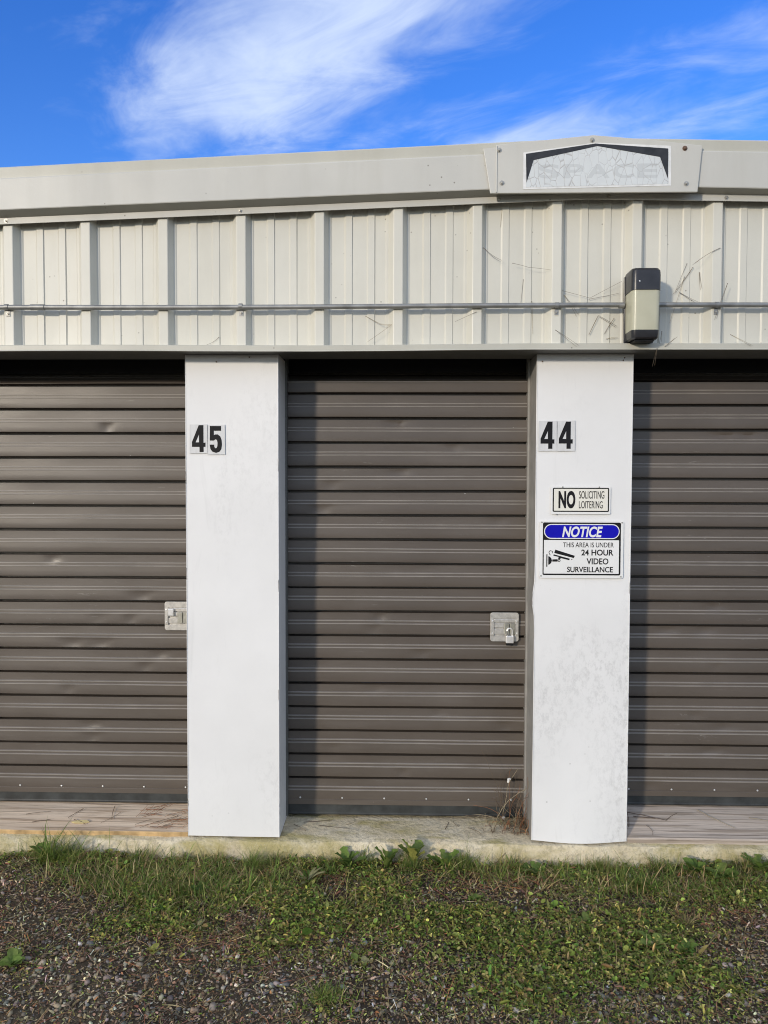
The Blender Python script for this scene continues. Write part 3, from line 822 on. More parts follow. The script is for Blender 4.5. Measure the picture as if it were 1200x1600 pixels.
link('lettering', text_mesh('LOITERING', SU(555), SU(832), SV(407), SV(322), .0716, SIGNK, .003), ns)
for u, v in ((362, 158), (790, 158), (290, 478)):
    screw('screw', ns, (SU(u), .0738, SV(v)), .0028, .002, mat=ZINC, washer=False)
nt = tag(empty('notice_sign', (SU(593), .075, SV(1225))), 'blue headed NOTICE sign about 24 hour video surveillance', 'sign')
mb = MB(); mb.poly([rr(100, 1082, 556, 1225, 20)], .0736, .0762, SIGNW); mb.build('plate', nt)
mb = MB(); mb.poly([rr(137, 1050, 572, 1190, 18)], .0728, .0735, SIGNK); mb.build('frame', nt)
mb = MB(); mb.poly([rr(150, 1030, 778, 1172, 6)], .0722, .0727, SIGNW); mb.build('face', nt)
mb = MB(); mb.poly([rr(150, 1035, 590, 764, 86, 10)], .0722, .0727, SIGNW); mb.build('header_outline', nt)
mb = MB(); mb.poly([rr(161, 1024, 601, 753, 75, 10)], .0716, .0721, SIGNB); mb.build('header', nt)
link('lettering', text_mesh('NOTICE', SU(362), SU(836), SV(745), SV(618), .0710, SIGNW, .03, .22), nt)
for s_, a, b, c, d, w in (('THIS AREA IS UNDER', 375, 968, 805, 862, .004), ('24 HOUR', 590, 965, 888, 958, .022), ('VIDEO', 652, 908, 990, 1062, .02), ('SURVEILLANCE', 425, 962, 1090, 1155, .018)):
    link('lettering', text_mesh(s_, SU(a), SU(b), SV(d), SV(c), .0716, SIGNK, w), nt)
mb = MB(); pp = lambda L: [(SU(u), SV(v)) for u, v in L]
for L in ([(180, 945), (192, 945), (192, 1092), (180, 1092)],
          [(203, 968), (222, 974), (238, 992), (246, 1018), (238, 1044), (222, 1062), (203, 1068)],
          [(250, 1005), (312, 1003), (312, 1031), (250, 1031)],
          [(285, 890), (515, 962), (500, 988), (272, 930)],
          [(266, 945), (456, 996), (448, 1014), (350, 990), (338, 1004), (318, 1000), (324, 976), (262, 962)],
          [(470, 1010), (482, 996), (485, 1008)],
          [(252, 905), (258, 908), (250, 935), (244, 932)],
          [(222, 958), (206, 925), (212, 906), (232, 898), (246, 908), (244, 914), (231, 906), (217, 912), (213, 926), (229, 955)]):
    mb.poly([pp(L)], .0716, .0722, SIGNK)
ringo = [(330 + 16 * math.cos(a), 1018 + 16 * math.sin(a)) for a in np.linspace(0, 2 * math.pi, 13)[:-1]]
ringi = [(330 + 9 * math.cos(a), 1018 + 9 * math.sin(a)) for a in np.linspace(0, 2 * math.pi, 13)[:-1]]
mb.poly([pp(ringo), pp(ringi)[::-1]], .0714, .0722, SIGNK); mb.build('camera_symbol', nt)
for u, v in ((122, 570), (1062, 572), (118, 1198), (1055, 1204)):
    screw('screw', nt, (SU(u), .0738, SV(v)), .003, .002, mat=ZINC, washer=False)

# ------------------------------------------------------------------ pine needles caught on the fascia
NE = [[(0.379, 2.505), (0.373, 2.439)], [(0.307, 2.355), (0.374, 2.304)], [(0.419, 2.294), (0.48, 2.273), (0.565, 2.268)], [(0.464, 2.238), (0.455, 2.143)], [(0.498, 2.154), (0.503, 2.03)],
      [(0.34, 2.137), (0.392, 2.147)], [(0.614, 2.191), (0.719, 2.162), (0.841, 2.227)], [(0.719, 2.162), (0.837, 2.185)], [(0.622, 2.177), (0.674, 2.097)], [(0.579, 2.032), (0.665, 1.972)],
      [(0.72, 2.027), (0.754, 2.097), (0.825, 2.055)], [(0.815, 2.087), (0.779, 2.027)], [(0.788, 2.008), (0.826, 2.012)], [(1.205, 2.346), (1.106, 2.285)], [(1.092, 2.296), (1.047, 2.182)],
      [(1.115, 2.282), (1.045, 2.182)], [(1.083, 2.245), (1.029, 2.068)], [(1.066, 2.185), (1.132, 2.147)], [(1.141, 2.263), (1.148, 2.198)], [(1.236, 2.212), (1.193, 2.077)], [(1.241, 2.013), (1.321, 1.971)],
      [(0.982, 2.026), (0.978, 1.984)], [(0.965, 1.961), (0.952, 1.895)], [(0.995, 1.97), (1.036, 2.003)], [(-0.149, 2.095), (-0.093, 2.069), (-0.049, 2.065), (-0.14, 1.996)], [(0.279, 2.107), (0.198, 2.07)], [(-0.727, 2.017), (-0.775, 1.989)]]
NEED = []
for i, L in enumerate(NE):
    pts = []
    for (a, b), (c, d) in zip(L, L[1:]):
        for k in range(6): pts.append((a + (c - a) * k / 6, b + (d - b) * k / 6))
    pts.append(L[-1])
    ys = [rib_y(a) - .003 for a, b in pts]
    low = min(b for a, b in pts)
    if low < 1.985: yy = -.028
    else: yy = min(ys)
    bend = random.uniform(-.012, .012); n_ = len(pts)
    mb = MB(); bundle = random.choice((1, 2, 2))
    for q in range(bundle):
        sp = (q - .5 * (bundle - 1)) * random.uniform(.004, .014)
        mb.tube([(a + sp * (k / n_), yy - .002 * q, b + bend * math.sin(math.pi * k / (n_ - 1)) * .5 + sp * .6 * (k / n_)) for k, (a, b) in enumerate(pts)], .00062, NEEDLE if i % 4 else NEEDLEP, 4, .7)
    mb.dome((pts[0][0], yy, pts[0][1]), .0016, .0016, (0, -1, 0), TWIG, 5, 2)
    zone = ('under' if low < 1.94 else 'above' if sum(b for a, b in pts) / n_ > 2.129 else 'below', 'left' if pts[0][0] < .9 else 'right')
    NEED.append((zone, sum(a for a, b in pts) / n_, mb.build('pine_needle', None)))
ORD = 'first second third fourth fifth sixth seventh eighth ninth tenth eleventh twelfth thirteenth fourteenth'.split()
for zone in sorted({q[0] for q in NEED}):
    for k, (_, _, o) in enumerate(sorted((q for q in NEED if q[0] == zone), key=lambda q: q[1])):
        w_ = 'hanging below the trim under the wall lamp' if zone[0] == 'under' else '%s the conduit, counted %s of the wall lamp' % zone
        tag(o, '%s dry pine needle from the left %s' % (ORD[k], w_), 'pine needle', 'pine needles caught on the fascia')

# ------------------------------------------------------------------ dry vine in the corner of the middle door
random.seed(41)
vn = tag(empty('dry_vine', (.50, .22, 0.0)), 'tangled dry vine and twigs in the lower right corner of the middle doorway', 'vine')
mb = MB()
for i in range(120):
    x = .525 - abs(random.gauss(0, .07)); y = random.uniform(.13, .25); z = -.004; pts = [(x, y, z)]
    dx, dy, dz = random.uniform(-.25, .3), random.uniform(-.05, .1), random.uniform(.15, 1)
    ln = random.uniform(.05, .13) if random.random() < .72 else random.uniform(.2, .45)
    for k in range(7):
        x += dx * ln / 7 + random.uniform(-.004, .004); y = min(.255, y + dy * ln / 7); z += dz * ln / 7; dz -= random.uniform(-.05, .22); dx += random.uniform(-.25, .25)
        x = min(x, .522); pts.append((x, y, max(z, .0)))
    mb.tube(pts, random.uniform(.0008, .0015), random.choice((NEEDLE, RED, TWIG, NEEDLEP)), 4, .5)
mb.build('stem', vn)
for x, z, r in ((.455, .185, .010), (.432, .022, .008)):
    mb = MB()
    for k in range(9): mb.dome((x + random.uniform(-.4, .4) * r, .235, z + random.uniform(-.8, .8) * r), r * random.uniform(.4, .7), r * .6, (0, -1, .2), FLUFF, 6, 2)
    mb.build('seed_fluff', vn)

# loose twigs and needles on the boards and the slab, one thing each
def ontop(x, y):
    if x < -.881: t = min(1, max(0, (.27 - y) / .18)); return .052 - .042 * t + .002
    if x > .913: t = min(1, max(0, (.27 - y) / .18)); return .071 - .059 * t + .002
    return -.004
tw = [((-1.37, .22), (-1.41, .16), 0), ((-1.20, .20), (-1.26, .13), 0), ((-1.24, .24), (-1.22, .15), 0), ((-1.6, .18), (-1.5, .2), 0), ((-1.38, .15), (-1.32, .12), 0), ((-1.55, .13), (-1.48, .15), 0),
      ((-.42, .22), (-.30, .24), 0), ((-.35, .19), (-.2, .16), 0), ((-.24, .2), (-.2, .24), 1), ((.18, .17), (.2, .24), 0), ((.24, .2), (.22, .25), 0), ((.28, .19), (.33, .13), 0), ((-.12, .24), (-.05, .18), 1), ((-.46, .2), (-.4, .14), 0),
      ((.95, .22), (1.10, .18), 0), ((1.10, .18), (1.16, .22), 0), ((1.01, .15), (1.02, .10), 0), ((1.25, .24), (1.37, .14), 1), ((.935, .14), (.95, .24), 0), ((.97, .2), (1.06, .19), 0), ((1.45, .2), (1.6, .17), 1)]
TWG = []
for (x0, y0), (x1, y1), pl in tw:
    mb = MB(); n = 6; bd = random.uniform(-.01, .01)
    mb.tube([(x0 + (x1 - x0) * k / n + bd * math.sin(math.pi * k / n), y0 + (y1 - y0) * k / n, ontop(x0 + (x1 - x0) * k / n, y0 + (y1 - y0) * k / n) + .001 + random.uniform(0, .002)) for k in range(n + 1)], random.uniform(.0009, .0016), NEEDLEP if pl else TWIG, 4, .6)
    w_ = 'pale wooden left board' if x0 < -.88 else ('grey wooden right board' if x0 > .9 else 'concrete step of the middle door')
    TWG.append((w_, (x0 + x1) / 2, mb.build('twig', None)))
for w_ in sorted({q[0] for q in TWG}):
    for k, (_, _, o) in enumerate(sorted((q for q in TWG if q[0] == w_), key=lambda q: q[1])):
        tag(o, '%s thin twig from the left on the %s' % (ORD[k], w_), 'twig', 'twigs lying on the ' + w_)
mb = MB()
for i in range(38):
    x = random.uniform(-1.13, -.90); y = random.uniform(.10, .23); a = random.gauss(.35, .45); ln = random.uniform(.06, .12)
    mb.tube([(min(-.884, x + math.cos(a) * ln * k / 3), y + math.sin(a) * ln * k / 3 * .8, ontop(-1, min(.27, max(.09, y + math.sin(a) * ln * k / 3 * .8))) + .001 + random.uniform(0, .004)) for k in range(4)], .0008, RED if random.random() < .7 else NEEDLE, 4)
tag(mb.build('needle_clump', None), 'clump of red brown pine needles on the left board against the pillar', 'pine needles')

# ------------------------------------------------------------------ unseen pine added behind the camera to thin the low sun on the right
tr_ = random.Random(19); TX, TY = 2.75 - 12.55, -18.06
pt = tag(empty('shading_pine', (TX, TY, -.1)), 'tall thin pine tree added unseen behind the viewer to weaken the sun', 'tree')
BARK = plain('pine_bark', (0.12, 0.085, 0.06), 0.9, 0, 0.2, 0.3, 8); PINE = mk_tint('pine_foliage', 0.6, 0.15)
mb = MB(); mb.tube([(TX + .05 * math.sin(k), TY + .04 * math.cos(k * 1.7), -.15 + k * 1.05) for k in range(13)], .17, BARK, 10, .12); mb.build('trunk', pt, smooth=True)
limbs = []; mb = MB()
for k in range(58):
    z = 2.4 + 9.6 * (k / 58) ** .95; ln = (1.95 * (1 - (z - 2.0) / 11) + .25) * tr_.uniform(.7, 1.1); a = k * 2.4 + tr_.uniform(-.3, .3)
    L = [(TX + math.cos(a) * ln * t, TY + math.sin(a) * ln * t, z + .18 * ln * t - .25 * ln * t * t) for t in (0, .35, .7, 1)]
    limbs.append(L); mb.tube(L, .028, BARK, 5, .3)
mb.build('branch', pt)['kind'] = 'stuff'
pv = []; ptri = []; pc = []; rr_ = np.random.default_rng(8)
for L in limbs:
    for q in range(44):
        t = tr_.uniform(.25, 1) * 2.999; i = int(t); f_ = t - i
        c = [L[i][m] * (1 - f_) + L[i + 1][m] * f_ + tr_.gauss(0, .12) for m in range(3)]
        for h in range(3):
            d = Vector((tr_.gauss(0, 1), tr_.gauss(0, 1), tr_.gauss(0, .8))).normalized() * tr_.uniform(.12, .22); e = d.orthogonal().normalized() * .022
            b0 = len(pv); cc = Vector(c); pv += [cc - e, cc + e, cc + d]; ptri.append((b0, b0 + 1, b0 + 2)); pc += [(.05 + tr_.random() * .03, .085 + tr_.random() * .04, .025)] * 3
link('crown', np_mesh('crown', np.array([tuple(v) for v in pv]), ptri, [PINE], np.array(pc)), pt)

# ------------------------------------------------------------------ ground cover
def ell(x, y, cx, cy, a, b): return np.exp(-((x - cx) / a) ** 2 - ((y - cy) / b) ** 2)
def green(x, y):
    g = 0.75 * np.exp(-((y - .05) / .15) ** 2) + .95 * ell(x, y, -.88, -.17, .38, .14) + 1.25 * ell(x, y, .95, -.25, .75, .36)
    g = g + 1.15 * ell(x, y, .25, -.38, .48, .26) + .9 * ell(x, y, .92, -.52, .24, .16) + .9 * ell(x, y, -.22, -.78, .10, .10) + .9 * ell(x, y, -1.24, -.66, .13, .10)
    g = g + 1.1 * ell(x, y, -.33, -.30, .42, .28) + .75 * ell(x, y, -.80, -.40, .35, .14) + .75 * ell(x, y, .55, -.72, .5, .2) + .3 * ell(x, y, 1.9, -.6, .5, .7) + .3 * ell(x, y, -1.9, -.3, .5, .4)
    g = g - .75 * ell(x, y, -.42, -.09, .13, .06) - .7 * ell(x, y, .46, -.10, .20, .10) - .8 * ell(x, y, -1.25, -.25, .22, .12) - .4 * ell(x, y, .55, -.27, .1, .05) - .5 * ell(x, y, 1.25, -.28, .2, .06)
    n = np.clip((fbm(x, y, 5.5, 40) - .28) * 2.2, 0, 1.2)
    return np.clip(g * (0.15 + 1.15 * n) - .07 + .25 * (fbm(x, y, 17, 44) - .5), 0, 1)
def gravelly(x, y):
    g = np.clip((-.22 - y) / .35, 0, 1) + .8 * ell(x, y, .56, -.27, .1, .06) + .7 * ell(x, y, -1.35, -.15, .15, .1) + .5 * ell(x, y, -.42, -.12, .1, .1)
    return np.clip(g * (0.45 + 1.1 * fbm(x, y, 4.2, 47)) * (1 - .75 * green(x, y)) + .08, 0, 1)
X0_, X1_, Y0_, Y1_ = -2.6, 2.6, -1.5, .07
def pick(n, f, seed, y1=Y1_):
    r = np.random.default_rng(seed); out = []; c = 0
    while c < n:
        k = n * 2; x = r.uniform(X0_, X1_, k); y = r.uniform(Y0_, y1, k)
        m = r.random(k) < f(x, y); out.append(np.stack([x[m], y[m]], 1)); c += m.sum()
    return np.concatenate(out)[:n]
def frames(yaw, tilt, roll):
    cy, sy, ct, st, cr, sr = np.cos(yaw), np.sin(yaw), np.cos(tilt), np.sin(tilt), np.cos(roll), np.sin(roll)
    Z = np.zeros_like(cy); O = np.ones_like(cy)
    A = np.stack([np.stack([cy, -sy, Z], -1), np.stack([sy, cy, Z], -1), np.stack([Z, Z, O], -1)], -2)
    Bm = np.stack([np.stack([ct, Z, st], -1), np.stack([Z, O, Z], -1), np.stack([-st, Z, ct], -1)], -2)
    Cm = np.stack([np.stack([O, Z, Z], -1), np.stack([Z, cr, -sr], -1), np.stack([Z, sr, cr], -1)], -2)
    return A @ Bm @ Cm
def inst(tv, tt, P3, R_, S, C):
    """copies of one template: tv verts, tt tris, positions, rotations, scales (n,3), colours (n,3)"""
    n = len(P3); m = len(tv)
    V = np.einsum('nij,nmj->nmi', R_, tv[None] * S[:, None, :]) + P3[:, None, :]
    T = (tt[None] + (np.arange(n) * m)[:, None, None]).reshape(-1, 3)
    return V.reshape(-1, 3), T, np.repeat(C, m, 0)
def join(parts):
    V, T, C = [], [], []; o = 0
    for v, t, c in parts: V.append(v); T.append(t + o); C.append(c); o += len(v)
    return np.concatenate(V), np.concatenate(T), np.concatenate(C)
def palette(n, cols, w, seed, jit=.18, hot=0.0):
    r = np.random.default_rng(seed); w = np.array(w, float); w /= w.sum()
    c = np.array(cols)[r.choice(len(cols), n, p=w)]
    c = c * np.where(r.random((n, 1)) < hot, 1.7, 1.0)
    return np.clip(c * (1 + r.normal(0, jit, (n, 1))) * (1 + r.normal(0, jit * .3, (n, 3))), .008, .9)

# gravel: small angular stones
bm = bmesh.new(); bmesh.ops.create_icosphere(bm, subdivisions=1, radius=1.0)
ICO = np.array([v.co[:] for v in bm.verts]); ICT = np.array([[v.index for v in f.verts] for f in bm.faces]); bm.free()
parts = []; NS = 40800; r = np.random.default_rng(3)
for q in range(6):
    n = NS // 6; p2 = pick(n, gravelly, 100 + q)
    tv = ICO * (1 + r.normal(0, .2, (len(ICO), 1))) * np.array([1, .78, .55])
    sz = np.clip(r.lognormal(math.log(.0032), .58, n), .0014, .014)
    S = sz[:, None] * r.uniform(.75, 1.25, (n, 3))
    P3 = np.column_stack([p2, gz(p2[:, 0], p2[:, 1]) + sz * r.uniform(.0, .5, n)])
    C = palette(n, [(.24, .205, .165), (.34, .295, .235), (.14, .13, .115), (.27, .21, .145), (.48, .43, .35), (.78, .72, .62), (.22, .21, .185), (.16, .125, .09)], [5, 4, 3, 3.5, 1.6, .35, 2, 3], 200 + q, .2)
    parts.append(inst(tv, ICT, P3, frames(r.uniform(0, 6.28, n), r.normal(0, .35, n), r.normal(0, .35, n)), S, C))
tag(link('gravel', np_mesh('gravel', *join(parts)[:2], [STONE], join(parts)[2])), 'small grey and brown gravel scattered over the ground', 'gravel', kind='stuff')

# dry litter: dead grass, needle bits, leaf crumbs
parts = []
strip = np.array([(-.5, -.5, 0), (-.5, .5, 0), (0, -.6, .06), (0, .6, .06), (.5, -.2, 0), (.5, .2, 0)]); strT = np.array([(0, 2, 1), (1, 2, 3), (2, 4, 3), (3, 4, 5)])
def litter(n, f, seed, L, Wd, cols, w, lift, tilt):
    r = np.random.default_rng(seed); p2 = pick(n, f, seed); ln = np.clip(r.lognormal(math.log(L), .45, n), L * .3, L * 3)
    P3 = np.column_stack([p2, gz(p2[:, 0], p2[:, 1]) + r.uniform(.001, lift, n)])
    S = np.column_stack([ln, Wd * r.uniform(.6, 1.5, n), ln])
    parts.append(inst(strip, strT, P3, frames(r.uniform(0, 6.28, n), r.normal(0, tilt, n), r.normal(0, .5, n)), S, palette(n, cols, w, seed + 1, .35, .08)))
dryc = [(0.312, 0.234, 0.130), (0.208, 0.143, 0.085), (0.520, 0.416, 0.247), (0.702, 0.598, 0.390), (0.312, 0.156, 0.078), (0.117, 0.085, 0.052)]
litter(24800, lambda x, y: .35 + .5 * np.clip(1 - gravelly(x, y), 0, 1) * fbm(x, y, 6, 60), 300, .022, .0016, dryc, [5, 5, 3, 1.2, 2, 3], .008, .25)
litter(47120, lambda x, y: .5 + .0 * x, 310, .0095, .0044, dryc, [5, 6, 2, .8, 2.5, 5], .009, .4)
litter(5208, lambda x, y: .12 + np.clip(ell(x, y, -.42, -.08, .2, .1) + ell(x, y, .45, -.10, .22, .1) + ell(x, y, -.58, -.5, .25, .1) + .6 * ell(x, y, 1.1, -.3, .3, .1), 0, 1), 320, .06, .0013, [(.25, .10, .05), (.19, .11, .06), (.33, .22, .12)], [4, 4, 1], .014, .14)
J = join(parts); tag(link('dry_litter', np_mesh('dry_litter', J[0], J[1], [LITTER], J[2])), 'dead grass, pine needles and leaf crumbs covering the soil', 'litter', kind='stuff')

# low ground cover: clover-like leaflets and small pointed leaves
parts = []
a6 = np.linspace(0, 2 * math.pi, 8)[:-1]
leafl = np.array([(0, 0, 0)] + [(.5 - .5 * math.cos(a), .36 * math.sin(a), .10 * abs(math.sin(a))) for a in a6]); leafT = np.array([(0, i + 1, (i + 1) % 7 + 1) for i in range(7)])
leafl[0] = (.5, 0, -.04)
tri_v = []; tri_t = []
for k in range(3):
    a = k * 2.094; c, s_ = math.cos(a), math.sin(a); R3 = np.array([[c, -s_, 0], [s_, c, 0], [0, 0, 1]])
    tri_v.append((leafl + np.array([.06, 0, 0])) @ R3.T); tri_t.append(leafT + 8 * k)
tri_v = np.concatenate(tri_v); tri_t = np.concatenate(tri_t)
grc = [(0.168, 0.245, 0.045), (0.252, 0.315, 0.063), (0.119, 0.182, 0.039), (0.350, 0.350, 0.084), (0.434, 0.378, 0.119), (0.280, 0.259, 0.091), (0.322, 0.224, 0.105)]
def leaves(n, f, seed, tv, tt, size, lift, w, tilt=.45, gp=1.0):
    r = np.random.default_rng(seed); p2 = pick(n, f, seed); g = green(p2[:, 0], p2[:, 1])
    sz = size * r.lognormal(0, .35, n) * (.7 + .5 * g)
    P3 = np.column_stack([p2, gz(p2[:, 0], p2[:, 1]) + .003 + r.random(n) * lift * (.3 + .9 * g)])
    parts.append(inst(tv, tt, P3, frames(r.uniform(0, 6.28, n), r.normal(-.12, tilt * .8, n), r.normal(0, tilt * .8, n)), np.repeat(sz[:, None], 3, 1), palette(n, grc, w, seed + 1, .3, .16)))
fg = lambda x, y: np.clip(green(x, y) ** 1.35 * (.35 + 1.1 * fbm(x, y, 21, 92)) + .20 * np.clip(fbm(x, y, 7, 90) - .25, 0, 1) * (y > -.85), .02, 1)
leaves(18600, fg, 400, tri_v, tri_t, .0046, .017, [3, 3.4, 3, 3, 2.2, 2.6, 1.2])
leaves(26040, fg, 410, leafl, leafT, .0066, .018, [3, 3, 4, 2.6, 2, 3, 2], .6)
leaves(11160, lambda x, y: np.clip(.25 + .5 * fbm(x, y, 7, 70), 0, 1), 420, leafl, leafT, .0085, .008, [2, 3, 1.5, 3, 2.6, 3, 2], .5)
lance = leafl * np.array([1, .36, 1.6])
leaves(11160, fg, 430, lance, leafT, .0125, .018, [3, 3.4, 3, 3, 3, 3, 2], .65)
leaves(1116, fg, 440, leafl, leafT, .0125, .024, [3, 4, 2, 3, 1, 1, .5], .5)
J = join(parts); tag(link('clover_cover', np_mesh('clover_cover', J[0], J[1], [LEAF], J[2])), 'low green clover and small weeds spreading over the gravel', 'ground cover', kind='stuff')

# grass blades
bz = np.linspace(0, 1, 5)
def blade_tmpl(curl):
    v = []
    for t in bz[:-1]:
        wd = .5 * (1 - t ** 2.2) + .06; v += [(curl * t ** 2, -wd, t), (curl * t ** 2, wd, t)]
    v.append((curl, 0, 1 - .12 * curl)); v = np.array(v)
    t = [];
    for i in range(3): t += [(2 * i, 2 * i + 1, 2 * i + 3), (2 * i, 2 * i + 3, 2 * i + 2)]
    t.append((6, 7, 8)); return v, np.array(t)
BL = [blade_tmpl(c) for c in (.15, .4, .75, 1.1)]
gcol = [(0.168, 0.245, 0.049), (0.224, 0.301, 0.070), (0.119, 0.182, 0.042), (0.336, 0.329, 0.105), (0.504, 0.406, 0.196), (0.378, 0.266, 0.140)]
def blades(P2, L, Wd, lean, seed, w, z0=None):
    r = np.random.default_rng(seed); n = len(P2); out = []
    z = gz(P2[:, 0], P2[:, 1]) - .003
    for q in range(4):
        m = np.arange(n) % 4 == q; k = m.sum()
        if k == 0: continue
        S = np.column_stack([L[m], Wd * r.uniform(.6, 1.3, k), L[m]])
        out.append(inst(BL[q][0], BL[q][1], np.column_stack([P2[m], z[m]]), frames(r.uniform(0, 6.28, k), r.normal(lean, .3, k), r.normal(0, .2, k)), S, palette(k, gcol, w, seed + q, .2)))
    return out
r = np.random.default_rng(77); parts = []
p2 = pick(8680, lambda x, y: np.clip(green(x, y) * (.25 + 1.2 * fbm(x, y, 4, 80)) - .12, .0, 1), 500)
parts += blades(p2, r.lognormal(math.log(.026), .4, len(p2)), .0024, .5, 501, [4, 4, 3, 3, 3, 2])
p2 = pick(5208, lambda x, y: np.clip(1.1 * ell(x, y, -.88, -.14, .42, .13) * (.4 + fbm(x, y, 8, 81)) + .5 * ell(x, y, 1.05, -.1, .7, .12) + .3 * ell(x, y, .35, -.02, .2, .06) - .1, 0, 1), 510)
parts += blades(p2, r.lognormal(math.log(.048), .35, len(p2)), .0033, .42, 511, [4, 4, 2.5, 3, 3.5, 2])
p2 = pick(8060, lambda x, y: .12 + .5 * np.exp(-((y + .1) / .3) ** 2) * fbm(x, y, 5, 85), 520)
parts += blades(p2, r.lognormal(math.log(.042), .45, len(p2)), .0017, .9, 521, [0, 0, 0, 1, 4, 3])
rc = np.random.default_rng(31)                     # uneven clumps leaning over the slab edge
for q in range(64):
    cx_, cy_ = rc.uniform(-2.4, 2.4), .05 - abs(rc.normal(0, .07)); n = int(rc.integers(18, 70)); h_ = rc.uniform(.028, .075)
    P2 = np.column_stack([cx_ + rc.normal(0, .018, n), np.minimum(cy_ + rc.normal(0, .014, n), .042)])
    parts += blades(P2, h_ * rc.lognormal(0, .25, n), rc.uniform(.0014, .003), rc.uniform(.2, .5), 700 + q, [[4, 6, 1, 2, .6, .2], [2, 3, 1, 4, 2, 1], [1, 1, 1, 2, 5, 3]][rc.choice(3, p=[.5, .3, .2])])
J = join(parts); tag(link('grass', np_mesh('grass', J[0], J[1], [LEAF], J[2])), 'short sparse grass growing along the foundation and gravel', 'grass', kind='stuff')

# single tufts of grass: one thing each
def tuft(x, y, n, L, Wd, spread, lean, seed, w, label):
    r = np.random.default_rng(seed); a = r.uniform(0, 6.28, n); d = np.abs(r.normal(0, spread, n))
    P2 = np.column_stack([x + d * np.cos(a), y + d * np.sin(a) * .7]); P2[:, 1] = np.minimum(P2[:, 1], .035)
    J = join(blades(P2, L * r.lognormal(0, .25, n), Wd, lean, seed, w))
    tag(link('grass_tuft', np_mesh('grass_tuft', J[0], J[1], [LEAF], J[2])), label, 'grass tuft', 'grass tufts by the foundation')
GW = [4, 5, 2, 1.5, .6, .2]
tuft(-1.40, -.035, 170, .105, .0036, .030, .34, 601, GW, 'tall bright grass tuft with long blades near the left edge')
tuft(-1.29, -.03, 70, .085, .0030, .03, .5, 602, [2, 3, 1, 3, 3, 1], 'yellowing grass tuft with drooping blades under the pale left board')
tuft(-.59, -.005, 360, .062, .0016, .026, .22, 603, GW, 'dense fine grass tuft below the left pillar')
tuft(.25, .02, 330, .062, .0014, .024, .18, 604, GW, 'fine upright grass tuft against the middle concrete step')
tuft(.785, .03, 420, .058, .0015, .045, .24, 605, [3, 4, 2, 3, 1.5, .5], 'wide fine grass tuft below the right pillar')
tuft(-.90, -.19, 220, .070, .0034, .09, .42, 606, [4, 4, 3, 1.5, 1.2, .5], 'broad loose grass clump in front of the pale left board')
tuft(.03, -.02, 220, .050, .0014, .028, .25, 607, [2, 2, 4, 2, .6, .4], 'short dark grass tuft before the middle concrete step')
tuft(-.23, -.775, 260, .045, .0018, .045, .5, 608, GW, 'small green tuft alone in the gravel at the bottom')
tuft(.93, -.10, 200, .060, .0036, .06, .55, 609, [4, 5, 2, 1.5, .6, .2], 'spreading bright grass clump in front of the right pillar')

tuft(-1.05, .0, 60, .075, .0026, .03, .35, 610, [3, 3, 2, 2, 3, 1], 'thin grass tuft leaning on the slab under the pale left board')
tuft(-.74, .01, 50, .060, .0020, .03, .4, 611, [2, 2, 2, 2, 4, 2], 'straw-coloured grass tuft at the foot of the left pillar')
tuft(.62, .01, 70, .055, .0022, .03, .4, 612, [3, 3, 2, 3, 2, 1], 'sparse grass tuft at the left foot of the right pillar')
tuft(.98, .02, 16, .10, .0014, .012, .12, 613, [0, 0, 0, 1, 4, 3], 'few tall dry stalks in front of the grey right board')
tuft(1.02, .01, 70, .06, .0026, .03, .4, 614, GW, 'green grass tuft beside the tall dry stalks')
tuft(.62, -.38, 90, .040, .0018, .05, .6, 615, [1, 2, 1, 3, 4, 2], 'yellowish grass patch in the middle of the right ground')
tuft(1.0, -.33, 140, .045, .0018, .016, .55, 616, [0, 1, 1, 2, 4, 4], 'dry straw patch in the right ground')
tuft(-.12, -.30, 70, .040, .0018, .05, .6, 617, [2, 2, 1, 3, 3, 2], 'pale grass patch left of the small clover-leaved weed')

# broad-leaved weeds: plant > leaf
def leaf_mesh(kind):
    n = 9; v = []; t = []
    for i in range(n + 1):
        s_ = i / n
        if kind == 'dandelion': wd = (.05 + .16 * s_ ** .8 * (1 - s_) ** .35 * 1.6) * (1 + .35 * math.sin(i * 2.6)) * (1 if s_ < 1 else 0)
        elif kind == 'oval': wd = .30 * math.sin(math.pi * min(1, max(0, (s_ - .18) / .82))) ** .7 + (.02 if s_ < .3 else 0)
        else: wd = .085 * math.sin(math.pi * s_) ** .8 + .01
        wd *= (s_ < 1); zc = .42 * s_ - .38 * s_ ** 2
        v += [(s_, -wd, zc + wd * .35), (s_, 0, zc), (s_, wd, zc + wd * .35)]
    for i in range(n):
        for k in (0, 1):
            a = 3 * i + k; t += [(a, a + 3, a + 4), (a, a + 4, a + 1)]
    return np.array(v), np.array(t)
LM = {}
def leaf_data(kind, ci):
    if (kind, ci) not in LM:
        v, t = leaf_mesh(kind); c = np.repeat(np.array([[(0.163, 0.247, 0.052), (0.221, 0.286, 0.072), (0.117, 0.182, 0.046), (0.351, 0.351, 0.091), (0.299, 0.286, 0.143)][ci]]), len(v), 0)
        LM[(kind, ci)] = np_mesh('leaf', v, t, [LEAF], c, smooth=True)
    return LM[(kind, ci)]
